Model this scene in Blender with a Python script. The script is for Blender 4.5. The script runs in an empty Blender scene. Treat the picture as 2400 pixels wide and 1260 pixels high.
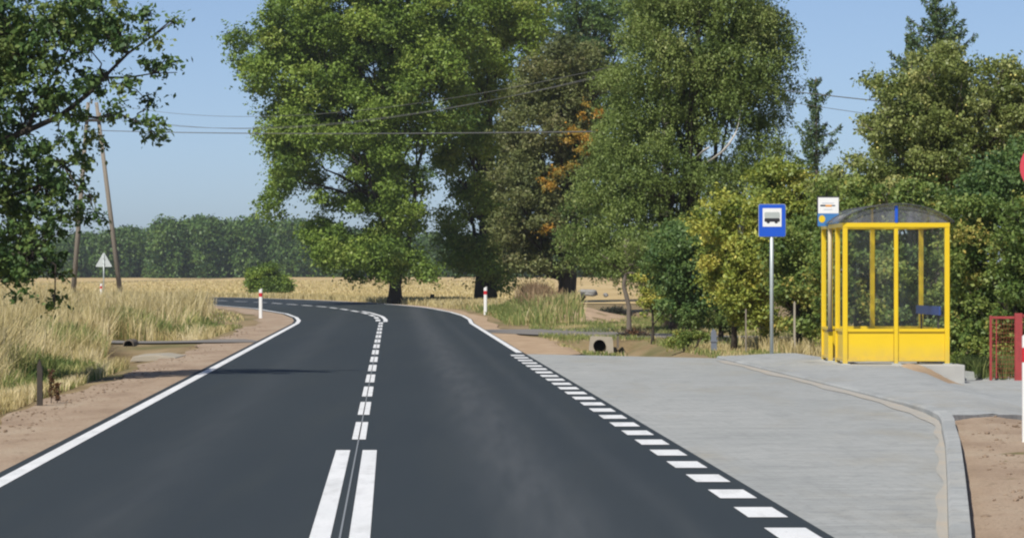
import bpy, bmesh, math, random
import numpy as np
from mathutils import Vector, Matrix

random.seed(7)
RNG = np.random.default_rng(7)
S = bpy.context.scene
COL = S.collection

# ------------------------------------------------------------------ camera, sky, sun, exposure
CAMZ = 1.5
F = 9000.0                      # focal length in photo pixels (photo is 2400 wide)
cam_d = bpy.data.cameras.new('camera')
cam = bpy.data.objects.new('camera', cam_d)
COL.objects.link(cam)
cam.location = (0, 0, CAMZ)
cam.rotation_euler = (math.radians(90) + math.atan(10 / F), 0, 0)
cam_d.sensor_width = 36.0
cam_d.lens = F * 36.0 / 2400.0
cam_d.clip_start = 0.5
cam_d.clip_end = 20000
cam_d.dof.use_dof = False
S.camera = cam

SUN_EL, SUN_AZ = math.radians(47), math.radians(209)   # azimuth clockwise from +Y
W = bpy.data.worlds.new('World'); S.world = W; W.use_nodes = True
nt = W.node_tree; nt.nodes.clear()
sky = nt.nodes.new('ShaderNodeTexSky'); sky.sky_type = 'NISHITA'; sky.sun_disc = False
sky.sun_elevation = SUN_EL; sky.sun_rotation = SUN_AZ
sky.air_density = 0.42; sky.dust_density = 0.5; sky.ozone_density = 1.3; sky.altitude = 0
bg = nt.nodes.new('ShaderNodeBackground'); bg.inputs[1].default_value = 0.115
wo = nt.nodes.new('ShaderNodeOutputWorld')
nt.links.new(sky.outputs[0], bg.inputs[0]); nt.links.new(bg.outputs[0], wo.inputs[0])

sd = bpy.data.lights.new('sun', 'SUN'); sd.energy = 4.8; sd.angle = math.radians(0.53); sd.color = (1.0, 0.95, 0.86)
sun = bpy.data.objects.new('sun', sd); COL.objects.link(sun)
sdir = Vector((math.sin(SUN_AZ) * math.cos(SUN_EL), math.cos(SUN_AZ) * math.cos(SUN_EL), math.sin(SUN_EL)))
sun.rotation_euler = sdir.to_track_quat('Z', 'Y').to_euler()
sun.location = (0, 0, 60)

S.view_settings.view_transform = 'Standard'; S.view_settings.look = 'None'
S.view_settings.gamma = 1.0; S.view_settings.use_curve_mapping = False
S.view_settings.exposure = 0.0
S.render.engine = 'CYCLES'
try:
    S.cycles.pixel_filter_type = 'BLACKMAN_HARRIS'; S.cycles.filter_width = 2.2
    S.cycles.max_bounces = 8; S.cycles.transparent_max_bounces = 16
except Exception: pass

# ------------------------------------------------------------------ helpers
def P(px, py, Y):                       # photo pixel at depth Y -> world point
    return Vector(((px - 1200) / F * Y, Y, CAMZ - (py - 640) / F * Y))
RD = -285.0 / F                         # the road runs to a vanishing point left of the camera axis
def RX(u, Y): return RD * Y + u         # lateral offset u from the camera's line along the road
RANG = math.atan(-RD)                   # rotation that turns +Y into the road direction

def sstep(a, b, x):
    t = np.clip((x - a) / (b - a), 0, 1); return t * t * (3 - 2 * t)

def tag(o, label=None, cat=None, group=None, kind=None):
    if label: o['label'] = label
    if cat: o['category'] = cat
    if group: o['group'] = group
    if kind: o['kind'] = kind
    return o
def thing(name, loc, label, cat, group=None, rz=0.0):
    o = bpy.data.objects.new(name, None); COL.objects.link(o)
    o.empty_display_size = 0.2
    o.location = loc; o.rotation_euler = (0, 0, rz)
    return tag(o, label, cat, group)
def link(name, me, mat, parent=None, smooth=False):
    o = bpy.data.objects.new(name, me); COL.objects.link(o)
    if mat: me.materials.append(mat)
    if smooth: me.polygons.foreach_set('use_smooth', [True] * len(me.polygons))
    if parent:
        o.parent = parent
    return o
def bmobj(name, bm, mat, parent=None, smooth=False, bevel=0.0):
    me = bpy.data.meshes.new(name); bm.normal_update(); bm.to_mesh(me); bm.free()
    o = link(name, me, mat, parent, smooth)
    if bevel:
        m = o.modifiers.new('bevel', 'BEVEL'); m.width = bevel; m.segments = 2; m.limit_method = 'ANGLE'
    return o
def bx(bm, x0, x1, y0, y1, z0, z1):
    vs = [bm.verts.new(p) for p in ((x0,y0,z0),(x1,y0,z0),(x1,y1,z0),(x0,y1,z0),(x0,y0,z1),(x1,y0,z1),(x1,y1,z1),(x0,y1,z1))]
    for f in ((0,3,2,1),(4,5,6,7),(0,1,5,4),(1,2,6,5),(2,3,7,6),(3,0,4,7)):
        bm.faces.new([vs[i] for i in f])
def tube(bm, pts, rad, seg=8, cap=True):
    pts = [Vector(p) for p in pts]
    if not hasattr(rad, '__len__'): rad = [rad] * len(pts)
    rings = []
    ref = Vector((0.13, 0.97, 0.2))
    for i, p in enumerate(pts):
        d = (pts[min(i + 1, len(pts) - 1)] - pts[max(i - 1, 0)])
        if d.length < 1e-6: d = Vector((0, 0, 1))
        d.normalize()
        r = ref if abs(d.dot(ref)) < 0.95 else Vector((1, 0, 0))
        a = d.cross(r).normalized(); b = d.cross(a)
        rings.append([bm.verts.new(p + (a * math.cos(t) + b * math.sin(t)) * rad[i]) for t in [2 * math.pi * k / seg for k in range(seg)]])
    for i in range(len(rings) - 1):
        for k in range(seg):
            bm.faces.new((rings[i][k], rings[i][(k + 1) % seg], rings[i + 1][(k + 1) % seg], rings[i + 1][k]))
    if cap:
        bm.faces.new(rings[0][::-1]); bm.faces.new(rings[-1])
def prism(bm, pts2, y0, y1):            # outline in XZ extruded along Y
    a = [bm.verts.new((p[0], y0, p[1])) for p in pts2]; b = [bm.verts.new((p[0], y1, p[1])) for p in pts2]
    n = len(a)
    bm.faces.new(a); bm.faces.new(b[::-1])
    for i in range(n): bm.faces.new((a[(i + 1) % n], a[i], b[i], b[(i + 1) % n]))
def quads(name, V, nf, mat, parent=None, tint=None, per=4, smooth=False):   # V: (nf*4,3)
    me = bpy.data.meshes.new(name)
    V = np.ascontiguousarray(V, dtype=np.float32).reshape(-1, 3)
    me.vertices.add(len(V)); me.vertices.foreach_set('co', V.ravel())
    me.loops.add(nf * 4); me.loops.foreach_set('vertex_index', np.arange(nf * 4, dtype=np.int32))
    me.polygons.add(nf)
    me.polygons.foreach_set('loop_start', np.arange(0, nf * 4, 4, dtype=np.int32))
    me.polygons.foreach_set('loop_total', np.full(nf, 4, dtype=np.int32))
    if tint is not None:
        at = me.attributes.new('tint', 'FLOAT', 'FACE'); at.data.foreach_set('value', np.ascontiguousarray(tint, dtype=np.float32))
    me.update(calc_edges=True)
    return link(name, me, mat, parent, smooth)

# ------------------------------------------------------------------ materials
def mat_new(name):
    m = bpy.data.materials.new(name); m.use_nodes = True
    n = m.node_tree.nodes; n.clear()
    out = n.new('ShaderNodeOutputMaterial'); b = n.new('ShaderNodeBsdfPrincipled')
    m.node_tree.links.new(b.outputs[0], out.inputs[0])
    return m, m.node_tree, b, out
def simple(name, col, rough=0.6, metal=0.0, var=0.12, scale=6.0, spec=0.5, bump=0.0, stretch=None):
    m, t, b, out = mat_new(name)
    tc = t.nodes.new('ShaderNodeTexCoord'); src = tc.outputs['Object']
    if stretch:
        mp = t.nodes.new('ShaderNodeMapping'); mp.inputs['Scale'].default_value = stretch
        t.links.new(src, mp.inputs[0]); src = mp.outputs[0]
    nz = t.nodes.new('ShaderNodeTexNoise'); nz.inputs['Scale'].default_value = scale; nz.inputs['Detail'].default_value = 6
    t.links.new(src, nz.inputs[0])
    mx = t.nodes.new('ShaderNodeMix'); mx.data_type = 'RGBA'
    t.links.new(nz.outputs[0], mx.inputs[0])
    mx.inputs[6].default_value = (*[c * (1 - var) for c in col], 1); mx.inputs[7].default_value = (*[min(c * (1 + var), 1) for c in col], 1)
    t.links.new(mx.outputs[2], b.inputs['Base Color'])
    b.inputs['Roughness'].default_value = rough; b.inputs['Metallic'].default_value = metal
    b.inputs['Specular IOR Level'].default_value = spec
    if bump:
        bp = t.nodes.new('ShaderNodeBump'); bp.inputs['Strength'].default_value = bump; bp.inputs['Distance'].default_value = 0.02
        t.links.new(nz.outputs[0], bp.inputs['Height']); t.links.new(bp.outputs[0], b.inputs['Normal'])
    return m
def ramp_node(t, stops):
    r = t.nodes.new('ShaderNodeValToRGB'); e = r.color_ramp.elements
    while len(e) > 1: e.remove(e[-1])
    e[0].position = stops[0][0]; e[0].color = (*stops[0][1], 1)
    for p, c in stops[1:]:
        k = e.new(p); k.color = (*c, 1)
    return r
def layered(name, layers, rough=0.9, bump=0.3, bscale=30, spec=0.3):
    """layers: first is base ramp (scale, stretch, stops); others add (scale, stretch, colour, lo, hi)"""
    m, t, b, out = mat_new(name)
    geo = t.nodes.new('ShaderNodeNewGeometry')
    def noise(scale, stretch, detail=7, rough_=0.6):
        mp = t.nodes.new('ShaderNodeMapping'); mp.inputs['Scale'].default_value = stretch
        t.links.new(geo.outputs['Position'], mp.inputs[0])
        nz = t.nodes.new('ShaderNodeTexNoise'); nz.inputs['Scale'].default_value = scale
        nz.inputs['Detail'].default_value = detail; nz.inputs['Roughness'].default_value = rough_
        t.links.new(mp.outputs[0], nz.inputs[0]); return nz
    sc, st, stops = layers[0]
    nz = noise(sc, st); r = ramp_node(t, stops); t.links.new(nz.outputs[0], r.inputs[0]); cur = r.outputs[0]
    for (sc, st, col, lo, hi) in layers[1:]:
        nz2 = noise(sc, st)
        mr = t.nodes.new('ShaderNodeMapRange'); mr.inputs[1].default_value = lo; mr.inputs[2].default_value = hi
        t.links.new(nz2.outputs[0], mr.inputs[0])
        mx = t.nodes.new('ShaderNodeMix'); mx.data_type = 'RGBA'
        t.links.new(mr.outputs[0], mx.inputs[0]); t.links.new(cur, mx.inputs[6]); mx.inputs[7].default_value = (*col, 1)
        cur = mx.outputs[2]
    t.links.new(cur, b.inputs['Base Color'])
    b.inputs['Roughness'].default_value = rough; b.inputs['Specular IOR Level'].default_value = spec
    if bump:
        nb = noise(bscale, (1, 1, 1), 4)
        bp = t.nodes.new('ShaderNodeBump'); bp.inputs['Strength'].default_value = bump; bp.inputs['Distance'].default_value = 0.03
        t.links.new(nb.outputs[0], bp.inputs['Height']); t.links.new(bp.outputs[0], b.inputs['Normal'])
    return m
def leafmat(name, stops, trans=0.24, rough=0.5, spec=0.35):
    m, t, b, out = mat_new(name)
    at = t.nodes.new('ShaderNodeAttribute'); at.attribute_name = 'tint'
    r = ramp_node(t, stops); t.links.new(at.outputs['Fac'], r.inputs[0])
    t.links.new(r.outputs[0], b.inputs['Base Color']); b.inputs['Roughness'].default_value = rough
    b.inputs['Specular IOR Level'].default_value = spec
    if trans:
        tr = t.nodes.new('ShaderNodeBsdfTranslucent')
        hs = t.nodes.new('ShaderNodeHueSaturation'); hs.inputs['Saturation'].default_value = 1.1; hs.inputs['Value'].default_value = 1.1
        t.links.new(r.outputs[0], hs.inputs['Color']); t.links.new(hs.outputs[0], tr.inputs[0])
        mx = t.nodes.new('ShaderNodeMixShader'); mx.inputs[0].default_value = trans
        t.links.new(b.outputs[0], mx.inputs[1]); t.links.new(tr.outputs[0], mx.inputs[2]); t.links.new(mx.outputs[0], out.inputs[0])
    return m

M = {}
M['white'] = simple('white_paint', (0.80, 0.80, 0.78), 0.5, var=0.05)
M['red'] = simple('red_paint', (0.55, 0.02, 0.03), 0.45, var=0.1)
M['yellow'] = simple('yellow_paint', (0.78, 0.54, 0.014), 0.38, var=0.06, scale=2.5)
def weather(m):
    t = m.node_tree; b = [n for n in t.nodes if n.type == 'BSDF_PRINCIPLED'][0]; old = b.inputs['Base Color'].links[0].from_socket
    g = t.nodes.new('ShaderNodeNewGeometry'); sp = t.nodes.new('ShaderNodeSeparateXYZ'); t.links.new(g.outputs['Position'], sp.inputs[0])
    mr = t.nodes.new('ShaderNodeMapRange'); mr.inputs[1].default_value = 0.42; mr.inputs[2].default_value = 0.08; t.links.new(sp.outputs[2], mr.inputs[0])
    nz = t.nodes.new('ShaderNodeTexNoise'); nz.inputs['Scale'].default_value = 7; nz.inputs['Detail'].default_value = 8; t.links.new(g.outputs['Position'], nz.inputs[0])
    mu = t.nodes.new('ShaderNodeMath'); mu.operation = 'MULTIPLY'; t.links.new(mr.outputs[0], mu.inputs[0]); t.links.new(nz.outputs[0], mu.inputs[1])
    mx = t.nodes.new('ShaderNodeMix'); mx.data_type = 'RGBA'; t.links.new(mu.outputs[0], mx.inputs[0]); t.links.new(old, mx.inputs[6]); mx.inputs[7].default_value = (.42, .32, .14, 1)
    t.links.new(mx.outputs[2], b.inputs['Base Color'])
weather(M['yellow'])
M['blue'] = simple('blue_film', (0.008, 0.09, 0.56), 0.45, var=0.05)
M['blue_pale'] = simple('pale_blue_film', (0.05, 0.19, 0.45), 0.45, var=0.05)
M['bench'] = simple('blue_plank', (0.02, 0.06, 0.26), 0.5)
M['black'] = simple('black_film', (0.02, 0.02, 0.025), 0.5)
M['greyfilm'] = simple('grey_film', (0.42, 0.46, 0.44), 0.5)
M['orange'] = simple('orange_film', (0.75, 0.32, 0.06), 0.5)
M['zinc'] = simple('galvanised_steel', (0.50, 0.55, 0.54), 0.45, metal=0.35, var=0.12, scale=9)
M['beige'] = simple('beige_steel', (0.58, 0.50, 0.33), 0.5, var=0.06)
M['signback'] = simple('bare_sign_back', (0.55, 0.60, 0.60), 0.5, metal=0.2)
M['rust'] = simple('old_red_paint', (0.33, 0.045, 0.045), 0.65, var=0.3, scale=14)
M['wood_grey'] = simple('weathered_wood', (0.24, 0.21, 0.17), 0.85, var=0.3, scale=10, stretch=(6, 6, 0.6), bump=0.3)
M['wood_dark'] = simple('tarred_wood', (0.05, 0.042, 0.035), 0.9, var=0.3, scale=10, bump=0.3)
M['bluegrey'] = simple('blue_grey_wood', (0.15, 0.175, 0.22), 0.8, var=0.25, scale=8, stretch=(6, 6, 0.8))
M['concrete'] = simple('rough_concrete', (0.37, 0.335, 0.27), 0.9, var=0.18, scale=7, bump=0.3)
M['concrete_side'] = simple('pale_concrete', (0.42, 0.42, 0.40), 0.9, var=0.12, scale=5, bump=0.2)
M['stone'] = simple('field_stone', (0.26, 0.255, 0.24), 0.9, var=0.25, scale=5, bump=0.3)
M['tarp'] = simple('dark_green_tarp', (0.025, 0.05, 0.045), 0.6, var=0.3, scale=3)
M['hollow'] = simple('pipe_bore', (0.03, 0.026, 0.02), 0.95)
M['wire'] = simple('wire_metal', (0.17, 0.17, 0.16), 0.5, metal=0.3)
M['cap'] = simple('insulator', (0.3, 0.22, 0.16), 0.4)
M['bark_dark'] = simple('dark_bark', (0.055, 0.045, 0.034), 0.95, var=0.35, scale=7, stretch=(4, 4, 0.8), bump=0.6)
M['bark_grey'] = simple('grey_bark', (0.15, 0.125, 0.10), 0.95, var=0.35, scale=7, stretch=(4, 4, 0.8), bump=0.6)
M['bark_birch'] = simple('white_bark', (0.50, 0.48, 0.43), 0.8, var=0.3, scale=4, stretch=(1, 1, 4), bump=0.3)
M['fruit'] = simple('yellow_fruit', (0.62, 0.55, 0.16), 0.35, var=0.2)
# glass: thin clear pane with a faint grey body
def glassmat(name, tintc, fac, rough=0.05):
    m, t, b, out = mat_new(name)
    b.inputs['Base Color'].default_value = (*tintc, 1); b.inputs['Roughness'].default_value = rough
    tr = t.nodes.new('ShaderNodeBsdfTransparent'); tr.inputs[0].default_value = (0.985, 0.99, 0.988, 1)
    geo = t.nodes.new('ShaderNodeNewGeometry')
    mp = t.nodes.new('ShaderNodeMapping'); mp.inputs['Scale'].default_value = (5, 5, 0.7)
    nz = t.nodes.new('ShaderNodeTexNoise'); nz.inputs['Scale'].default_value = 1.4; nz.inputs['Detail'].default_value = 5
    t.links.new(geo.outputs['Position'], mp.inputs[0]); t.links.new(mp.outputs[0], nz.inputs[0])
    mr = t.nodes.new('ShaderNodeMapRange'); mr.inputs[1].default_value = 0.35; mr.inputs[2].default_value = 0.75
    mr.inputs[3].default_value = fac * 0.5; mr.inputs[4].default_value = fac * 1.7
    t.links.new(nz.outputs[0], mr.inputs[0])
    mx = t.nodes.new('ShaderNodeMixShader'); t.links.new(mr.outputs[0], mx.inputs[0])
    t.links.new(tr.outputs[0], mx.inputs[1]); t.links.new(b.outputs[0], mx.inputs[2]); t.links.new(mx.outputs[0], out.inputs[0])
    return m
M['glass'] = glassmat('clear_pane', (0.30, 0.34, 0.33), 0.03)
M['roofglass'] = glassmat('smoked_roof_sheet', (0.22, 0.23, 0.26), 0.40, 0.25)

GR = (0.13, 0.11, 0.055)
M['ground'] = layered('dry_ground', [
    (0.9, (1, 0.35, 1), [(0.3, (0.15, 0.105, 0.05)), (0.5, (0.27, 0.20, 0.105)), (0.7, (0.34, 0.26, 0.15))]),
    (0.35, (1, 0.3, 1), (0.10, 0.12, 0.035), 0.5, 0.68),
    (9.0, (1, 1, 1), (0.10, 0.08, 0.04), 0.55, 0.8)], bump=0.6, bscale=8)
M['field'] = layered('stubble_field', [
    (0.10, (1, 0.16, 1), [(0.3, (0.42, 0.30, 0.135)), (0.5, (0.54, 0.40, 0.19)), (0.68, (0.62, 0.48, 0.26))]),
    (0.8, (0.5, 0.10, 1), (0.36, 0.25, 0.12), 0.56, 0.8)], bump=0.4, bscale=3)
M['gravel'] = layered('sandy_gravel', [
    (1.3, (1, 0.3, 1), [(0.3, (0.30, 0.215, 0.15)), (0.5, (0.40, 0.30, 0.215)), (0.7, (0.45, 0.36, 0.265))]),
    (26.0, (1, 0.5, 1), (0.20, 0.15, 0.10), 0.56, 0.74),
    (5.0, (1, 0.25, 1), (0.23, 0.17, 0.11), 0.60, 0.78),
    (60.0, (1, 1, 1), (0.52, 0.46, 0.38), 0.60, 0.75)], bump=0.9, bscale=25)
M['sand'] = layered('loose_sand', [
    (2.0, (1, 0.4, 1), [(0.3, (0.36, 0.25, 0.155)), (0.7, (0.50, 0.37, 0.25))]),
    (18.0, (1, 1, 1), (0.25, 0.18, 0.11), 0.6, 0.8)], bump=0.8, bscale=12)
M['white_line'] = layered('thermoplastic', [
    (1.5, (1, 0.5, 1), [(0.3, (0.74, 0.76, 0.77)), (0.7, (0.85, 0.86, 0.87))]),
    (45.0, (1, 0.4, 1), (0.45, 0.46, 0.47), 0.58, 0.78), (4.0, (1.5, 0.25, 1), (0.60, 0.61, 0.61), 0.5, 0.75)], rough=0.6, bump=0.2)
# asphalt with faint lighter wheel tracks that follow the road
def asphalt(name, tracks=True, k=1.0):
    m = layered(name, [
        (0.5, (1, 0.12, 1), [(0.3, (0.0292 * k, 0.0391 * k, 0.0458 * k)), (0.7, (0.0382 * k, 0.0490 * k, 0.0541 * k))]),
        (140.0, (1, 1, 1), (0.075 * k, 0.088 * k, 0.097 * k), 0.54, 0.68),
        (22.0, (1, 0.5, 1), (0.026 * k, 0.030 * k, 0.036 * k), 0.58, 0.8),
        (1.6, (1.4, 0.05, 1), (0.0438 * k, 0.0534 * k, 0.0558 * k), 0.48, 0.75)], rough=0.72, bump=0.25, bscale=160, spec=0.35)
    if tracks:
        t = m.node_tree; b = [n for n in t.nodes if n.type == 'BSDF_PRINCIPLED'][0]
        geo = t.nodes.new('ShaderNodeNewGeometry'); sp = t.nodes.new('ShaderNodeSeparateXYZ'); t.links.new(geo.outputs['Position'], sp.inputs[0])
        def math_(op, a, b_=None):
            n = t.nodes.new('ShaderNodeMath'); n.operation = op
            for i, v in enumerate((a, b_)):
                if v is None: continue
                if isinstance(v, (int, float)): n.inputs[i].default_value = v
                else: t.links.new(v, n.inputs[i])
            return n.outputs[0]
        u = math_('SUBTRACT', sp.outputs[0], math_('MULTIPLY', sp.outputs[1], RD))
        # a wide dusty wheel track in the right lane wandering towards the kerb side
        nz = t.nodes.new('ShaderNodeTexNoise'); nz.inputs['Scale'].default_value = 2.2; nz.inputs['Detail'].default_value = 5
        mp = t.nodes.new('ShaderNodeMapping'); mp.inputs['Scale'].default_value = (3.2, 0.14, 1); t.links.new(geo.outputs['Position'], mp.inputs[0]); t.links.new(mp.outputs[0], nz.inputs[0])
        total = None
        for c, w, amp in ((0.98, 0.34, 1.0), (1.75, 0.12, 0.3), (-1.7, 0.3, 0.35)):
            d = math_('DIVIDE', math_('SUBTRACT', u, c), w)
            g = math_('MULTIPLY', math_('POWER', 2.718, math_('MULTIPLY', math_('MULTIPLY', d, d), -1.0)), amp)
            total = g if total is None else math_('ADD', total, g)
        nn = math_('MULTIPLY', total, math_('MULTIPLY', nz.outputs[0], 0.85))
        old = b.inputs['Base Color'].links[0].from_socket
        mx = t.nodes.new('ShaderNodeMix'); mx.data_type = 'RGBA'; t.links.new(nn, mx.inputs[0]); t.links.new(old, mx.inputs[6])
        mx.inputs[7].default_value = (0.10, 0.108, 0.114, 1); t.links.new(mx.outputs[2], b.inputs['Base Color'])
    return m
M['asphalt'] = asphalt('new_asphalt', True, 0.88)
M['asphalt_side'] = simple('dusty_asphalt', (0.20, 0.185, 0.17), 0.9, var=0.2, scale=1.2)
# small concrete pavers
def paving(name, c0, c1, bw=0.2, rh=0.1, rot=0.0):
    m = layered(name, [
        (0.45, (1, 0.3, 1), [(0.3, c0), (0.7, c1)]),
        (2.6, (1, 0.2, 1), tuple(c * 0.8 for c in c0), 0.54, 0.8),
        (0.7, (1, 0.25, 1), (c0[0] * 1.02, c0[1] * .93, c0[2] * .80), 0.52, 0.72),
        (1.6, (0.4, 1.6, 1), tuple(c * 0.92 for c in c0), 0.50, 0.70),
        (9.0, (1.2, 0.9, 1), tuple(c * 0.84 for c in c0), 0.53, 0.70),
        (40.0, (1, 0.6, 1), tuple(c * 0.78 for c in c0), 0.62, 0.8)], rough=0.85, bump=0.3, bscale=60)
    t = m.node_tree; b = [n for n in t.nodes if n.type == 'BSDF_PRINCIPLED'][0]
    geo = t.nodes.new('ShaderNodeNewGeometry'); mp = t.nodes.new('ShaderNodeMapping'); mp.inputs['Rotation'].default_value = (0, 0, -RANG + rot)
    br = t.nodes.new('ShaderNodeTexBrick'); br.inputs['Scale'].default_value = 1.0; br.inputs['Brick Width'].default_value = bw
    br.inputs['Row Height'].default_value = rh; br.inputs['Mortar Size'].default_value = 0.006
    br.inputs['Color1'].default_value = (1, 1, 1, 1); br.inputs['Color2'].default_value = (0.84, 0.85, 0.86, 1); br.inputs['Mortar'].default_value = (0.82, 0.81, 0.8, 1)
    t.links.new(geo.outputs['Position'], mp.inputs[0]); t.links.new(mp.outputs[0], br.inputs[0])
    old = b.inputs['Base Color'].links[0].from_socket
    mx = t.nodes.new('ShaderNodeMix'); mx.data_type = 'RGBA'; mx.blend_type = 'MULTIPLY'; mx.inputs[0].default_value = 1.0
    t.links.new(old, mx.inputs[6]); t.links.new(br.outputs[0], mx.inputs[7]); t.links.new(mx.outputs[2], b.inputs['Base Color'])
    return m
M['paving'] = paving('bay_pavers', (0.37, 0.385, 0.38), (0.45, 0.46, 0.45))
M['kerbstone'] = paving('kerb_stones', (0.37, 0.385, 0.385), (0.45, 0.465, 0.46), 1.0, 3.0, math.pi / 2)
M['kerb'] = paving('kerb_concrete', (0.38, 0.395, 0.395), (0.46, 0.475, 0.47))

# foliage
LB = 1.9; GT = (0.99, 1.02, 1.02)
def L(*c): return [(i / (len(c) - 1) if len(c) > 1 else 0, tuple(v * LB * g for v, g in zip(k, GT))) for i, k in enumerate(c)]
M['lf_big'] = leafmat('leaves_mid_green', L((0.040, 0.068, 0.014), (0.09, 0.135, 0.022), (0.14, 0.185, 0.035), (0.19, 0.21, 0.05)))
M['lf_dark'] = leafmat('leaves_dark_green', L((0.024, 0.050, 0.018), (0.045, 0.080, 0.024), (0.075, 0.115, 0.03), (0.11, 0.14, 0.045)))
M['lf_plum'] = leafmat('leaves_brownish', L((0.04, 0.05, 0.018), (0.08, 0.092, 0.03), (0.105, 0.105, 0.04), (0.14, 0.12, 0.06)))
M['lf_orange'] = leafmat('leaves_orange', L((0.10, 0.09, 0.02), (0.21, 0.14, 0.025), (0.29, 0.15, 0.025), (0.26, 0.10, 0.02)))
M['lf_birch'] = leafmat('leaves_birch', L((0.045, 0.070, 0.018), (0.085, 0.115, 0.028), (0.115, 0.145, 0.038), (0.16, 0.175, 0.06)))
M['lf_oak'] = leafmat('leaves_oak', L((0.022, 0.045, 0.016), (0.045, 0.080, 0.022), (0.085, 0.115, 0.03), (0.15, 0.17, 0.05)), trans=0.22)
M['lf_yellow'] = leafmat('leaves_yellow_green', L((0.07, 0.10, 0.020), (0.16, 0.185, 0.035), (0.26, 0.25, 0.05), (0.40, 0.31, 0.08)))
M['lf_hedge'] = leafmat('leaves_hedge', L((0.04, 0.07, 0.016), (0.085, 0.12, 0.028), (0.145, 0.165, 0.04), (0.27, 0.20, 0.05)))
M['lf_apple'] = leafmat('leaves_apple', L((0.055, 0.075, 0.02), (0.11, 0.13, 0.035), (0.15, 0.165, 0.055), (0.30, 0.28, 0.11)), rough=0.4)
M['lf_spruce'] = leafmat('needles', L((0.022, 0.042, 0.018), (0.048, 0.075, 0.026), (0.08, 0.11, 0.04)), trans=0.08)
M['lf_forest'] = leafmat('forest_leaves', L((0.014, 0.032, 0.010), (0.032, 0.062, 0.014), (0.058, 0.095, 0.02), (0.085, 0.125, 0.025)), trans=0.15)
LB = 1.4; GT = (1, 1, 1)
M['grass_dry'] = leafmat('dry_grass', L((0.22, 0.18, 0.08), (0.38, 0.32, 0.15), (0.49, 0.42, 0.23), (0.57, 0.50, 0.32)), trans=0.35, rough=0.7)
M['grass_green'] = leafmat('green_grass', L((0.07, 0.11, 0.03), (0.13, 0.17, 0.05), (0.22, 0.24, 0.08), (0.36, 0.33, 0.14)), trans=0.35, rough=0.7)
M['dock'] = leafmat('dried_dock', L((0.05, 0.025, 0.012), (0.10, 0.05, 0.02)), trans=0.1)

# ------------------------------------------------------------------ terrain
LT = np.array([(-40, 1.27 - 2.95), (115, -6.59), (121.6, -6.9), (130, -7.45), (142, -8.5), (151.7, -9.7), (162.6, -11.0), (173, -12.8), (187.5, -15.4), (200, -18.6), (210, -22.2), (222, -29), (236, -48)])
RT = np.array([(-40, 1.27 + 2.52), (115, -1.12), (124, -1.28), (132, -1.6), (140, -2.15), (152, -3.3), (164, -4.75), (175, -6.4), (184, -8.0), (195, -10.3), (206, -13.0), (213, -15.2), (221, -18.6), (233, -27), (248, -48)])
def XL(Y): return np.interp(Y, LT[:, 0], LT[:, 1])
def XR(Y): return np.interp(Y, RT[:, 0], RT[:, 1])
def zbank(X, Y):
    X = np.asarray(X, float); Y = np.asarray(Y, float)
    r = sstep(118, 158, Y)
    t = np.clip((X - XL(Y)) / np.maximum(XR(Y) - XL(Y), 0.1), 0, 1)
    far = np.clip((Y - 260) / 450.0, 0, 20) * 0.62
    return 0.15 * r * t + far
def platz(X, Y):
    X = np.asarray(X, float); Y = np.asarray(Y, float)
    u_ = X - RD * Y
    return 0.035 + 0.045 * sstep(5.95, 7.1, u_) * sstep(40, 48, Y) - (0.12 + 0.16 * sstep(46, 56, Y)) * sstep(0, 1, (X - (6.0 - (59.5 - Y) * 0.054)) / 0.9)
def gauss(X, Y, cx, cy, rx, ry): return np.exp(-((X - cx) / rx) ** 2 - ((Y - cy) / ry) ** 2)
def terrain(X, Y):
    X = np.asarray(X, float); Y = np.asarray(Y, float)
    u = X - RD * Y
    z = zbank(X, Y) - 0.04
    # ditch and bank on the left of the road, interrupted by the field access
    left = sstep(30, 38, Y) * (1 - sstep(108, 118, Y))
    acc = np.exp(-((Y - 85) / 4.0) ** 2)
    z = z - 0.16 * np.exp(-((u + 5.4) / 0.9) ** 2) * left * (1 - acc)
    z = z + 0.22 * (1 - sstep(-9.5, -6.6, u)) * left
    # right side: platform, lower garden ground, ditch at the culvert, sand heap, grassy mound
    inp = sstep(5.9, 6.1, u) * sstep(38, 40, Y) * (1 - sstep(67, 69, Y))
    z = np.where(inp > 0, z * (1 - inp) + inp * (platz(X, Y) - 0.05), z)
    ku = np.interp(Y, [0, 16.9, 21.8, 37.6, 39.2, 45], [2.6, 2.6, 3.3, 5.53, 5.73, 6.0])
    rv = sstep(0.05, 0.4, u - ku) * (1 - sstep(38, 40, Y)) * (Y > 0)
    z = z * (1 - rv) + rv * (platz(X, np.maximum(Y, 40)) - 0.05)
    z = z - 0.36 * np.exp(-(np.abs(u - 4.75) / 0.85) ** 3) * sstep(71.0, 77, Y) * (1 - sstep(87.1, 87.8, Y))
    z = z + 0.42 * gauss(X, Y, 2.2, 122, 1.3, 5) + 0.36 * gauss(X, Y, 0.75, 136, 0.8, 8)
    z = z + 0.10 * gauss(X, Y, 5.0, 102, 2, 6) * (u > 3.2)
    return z

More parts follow.
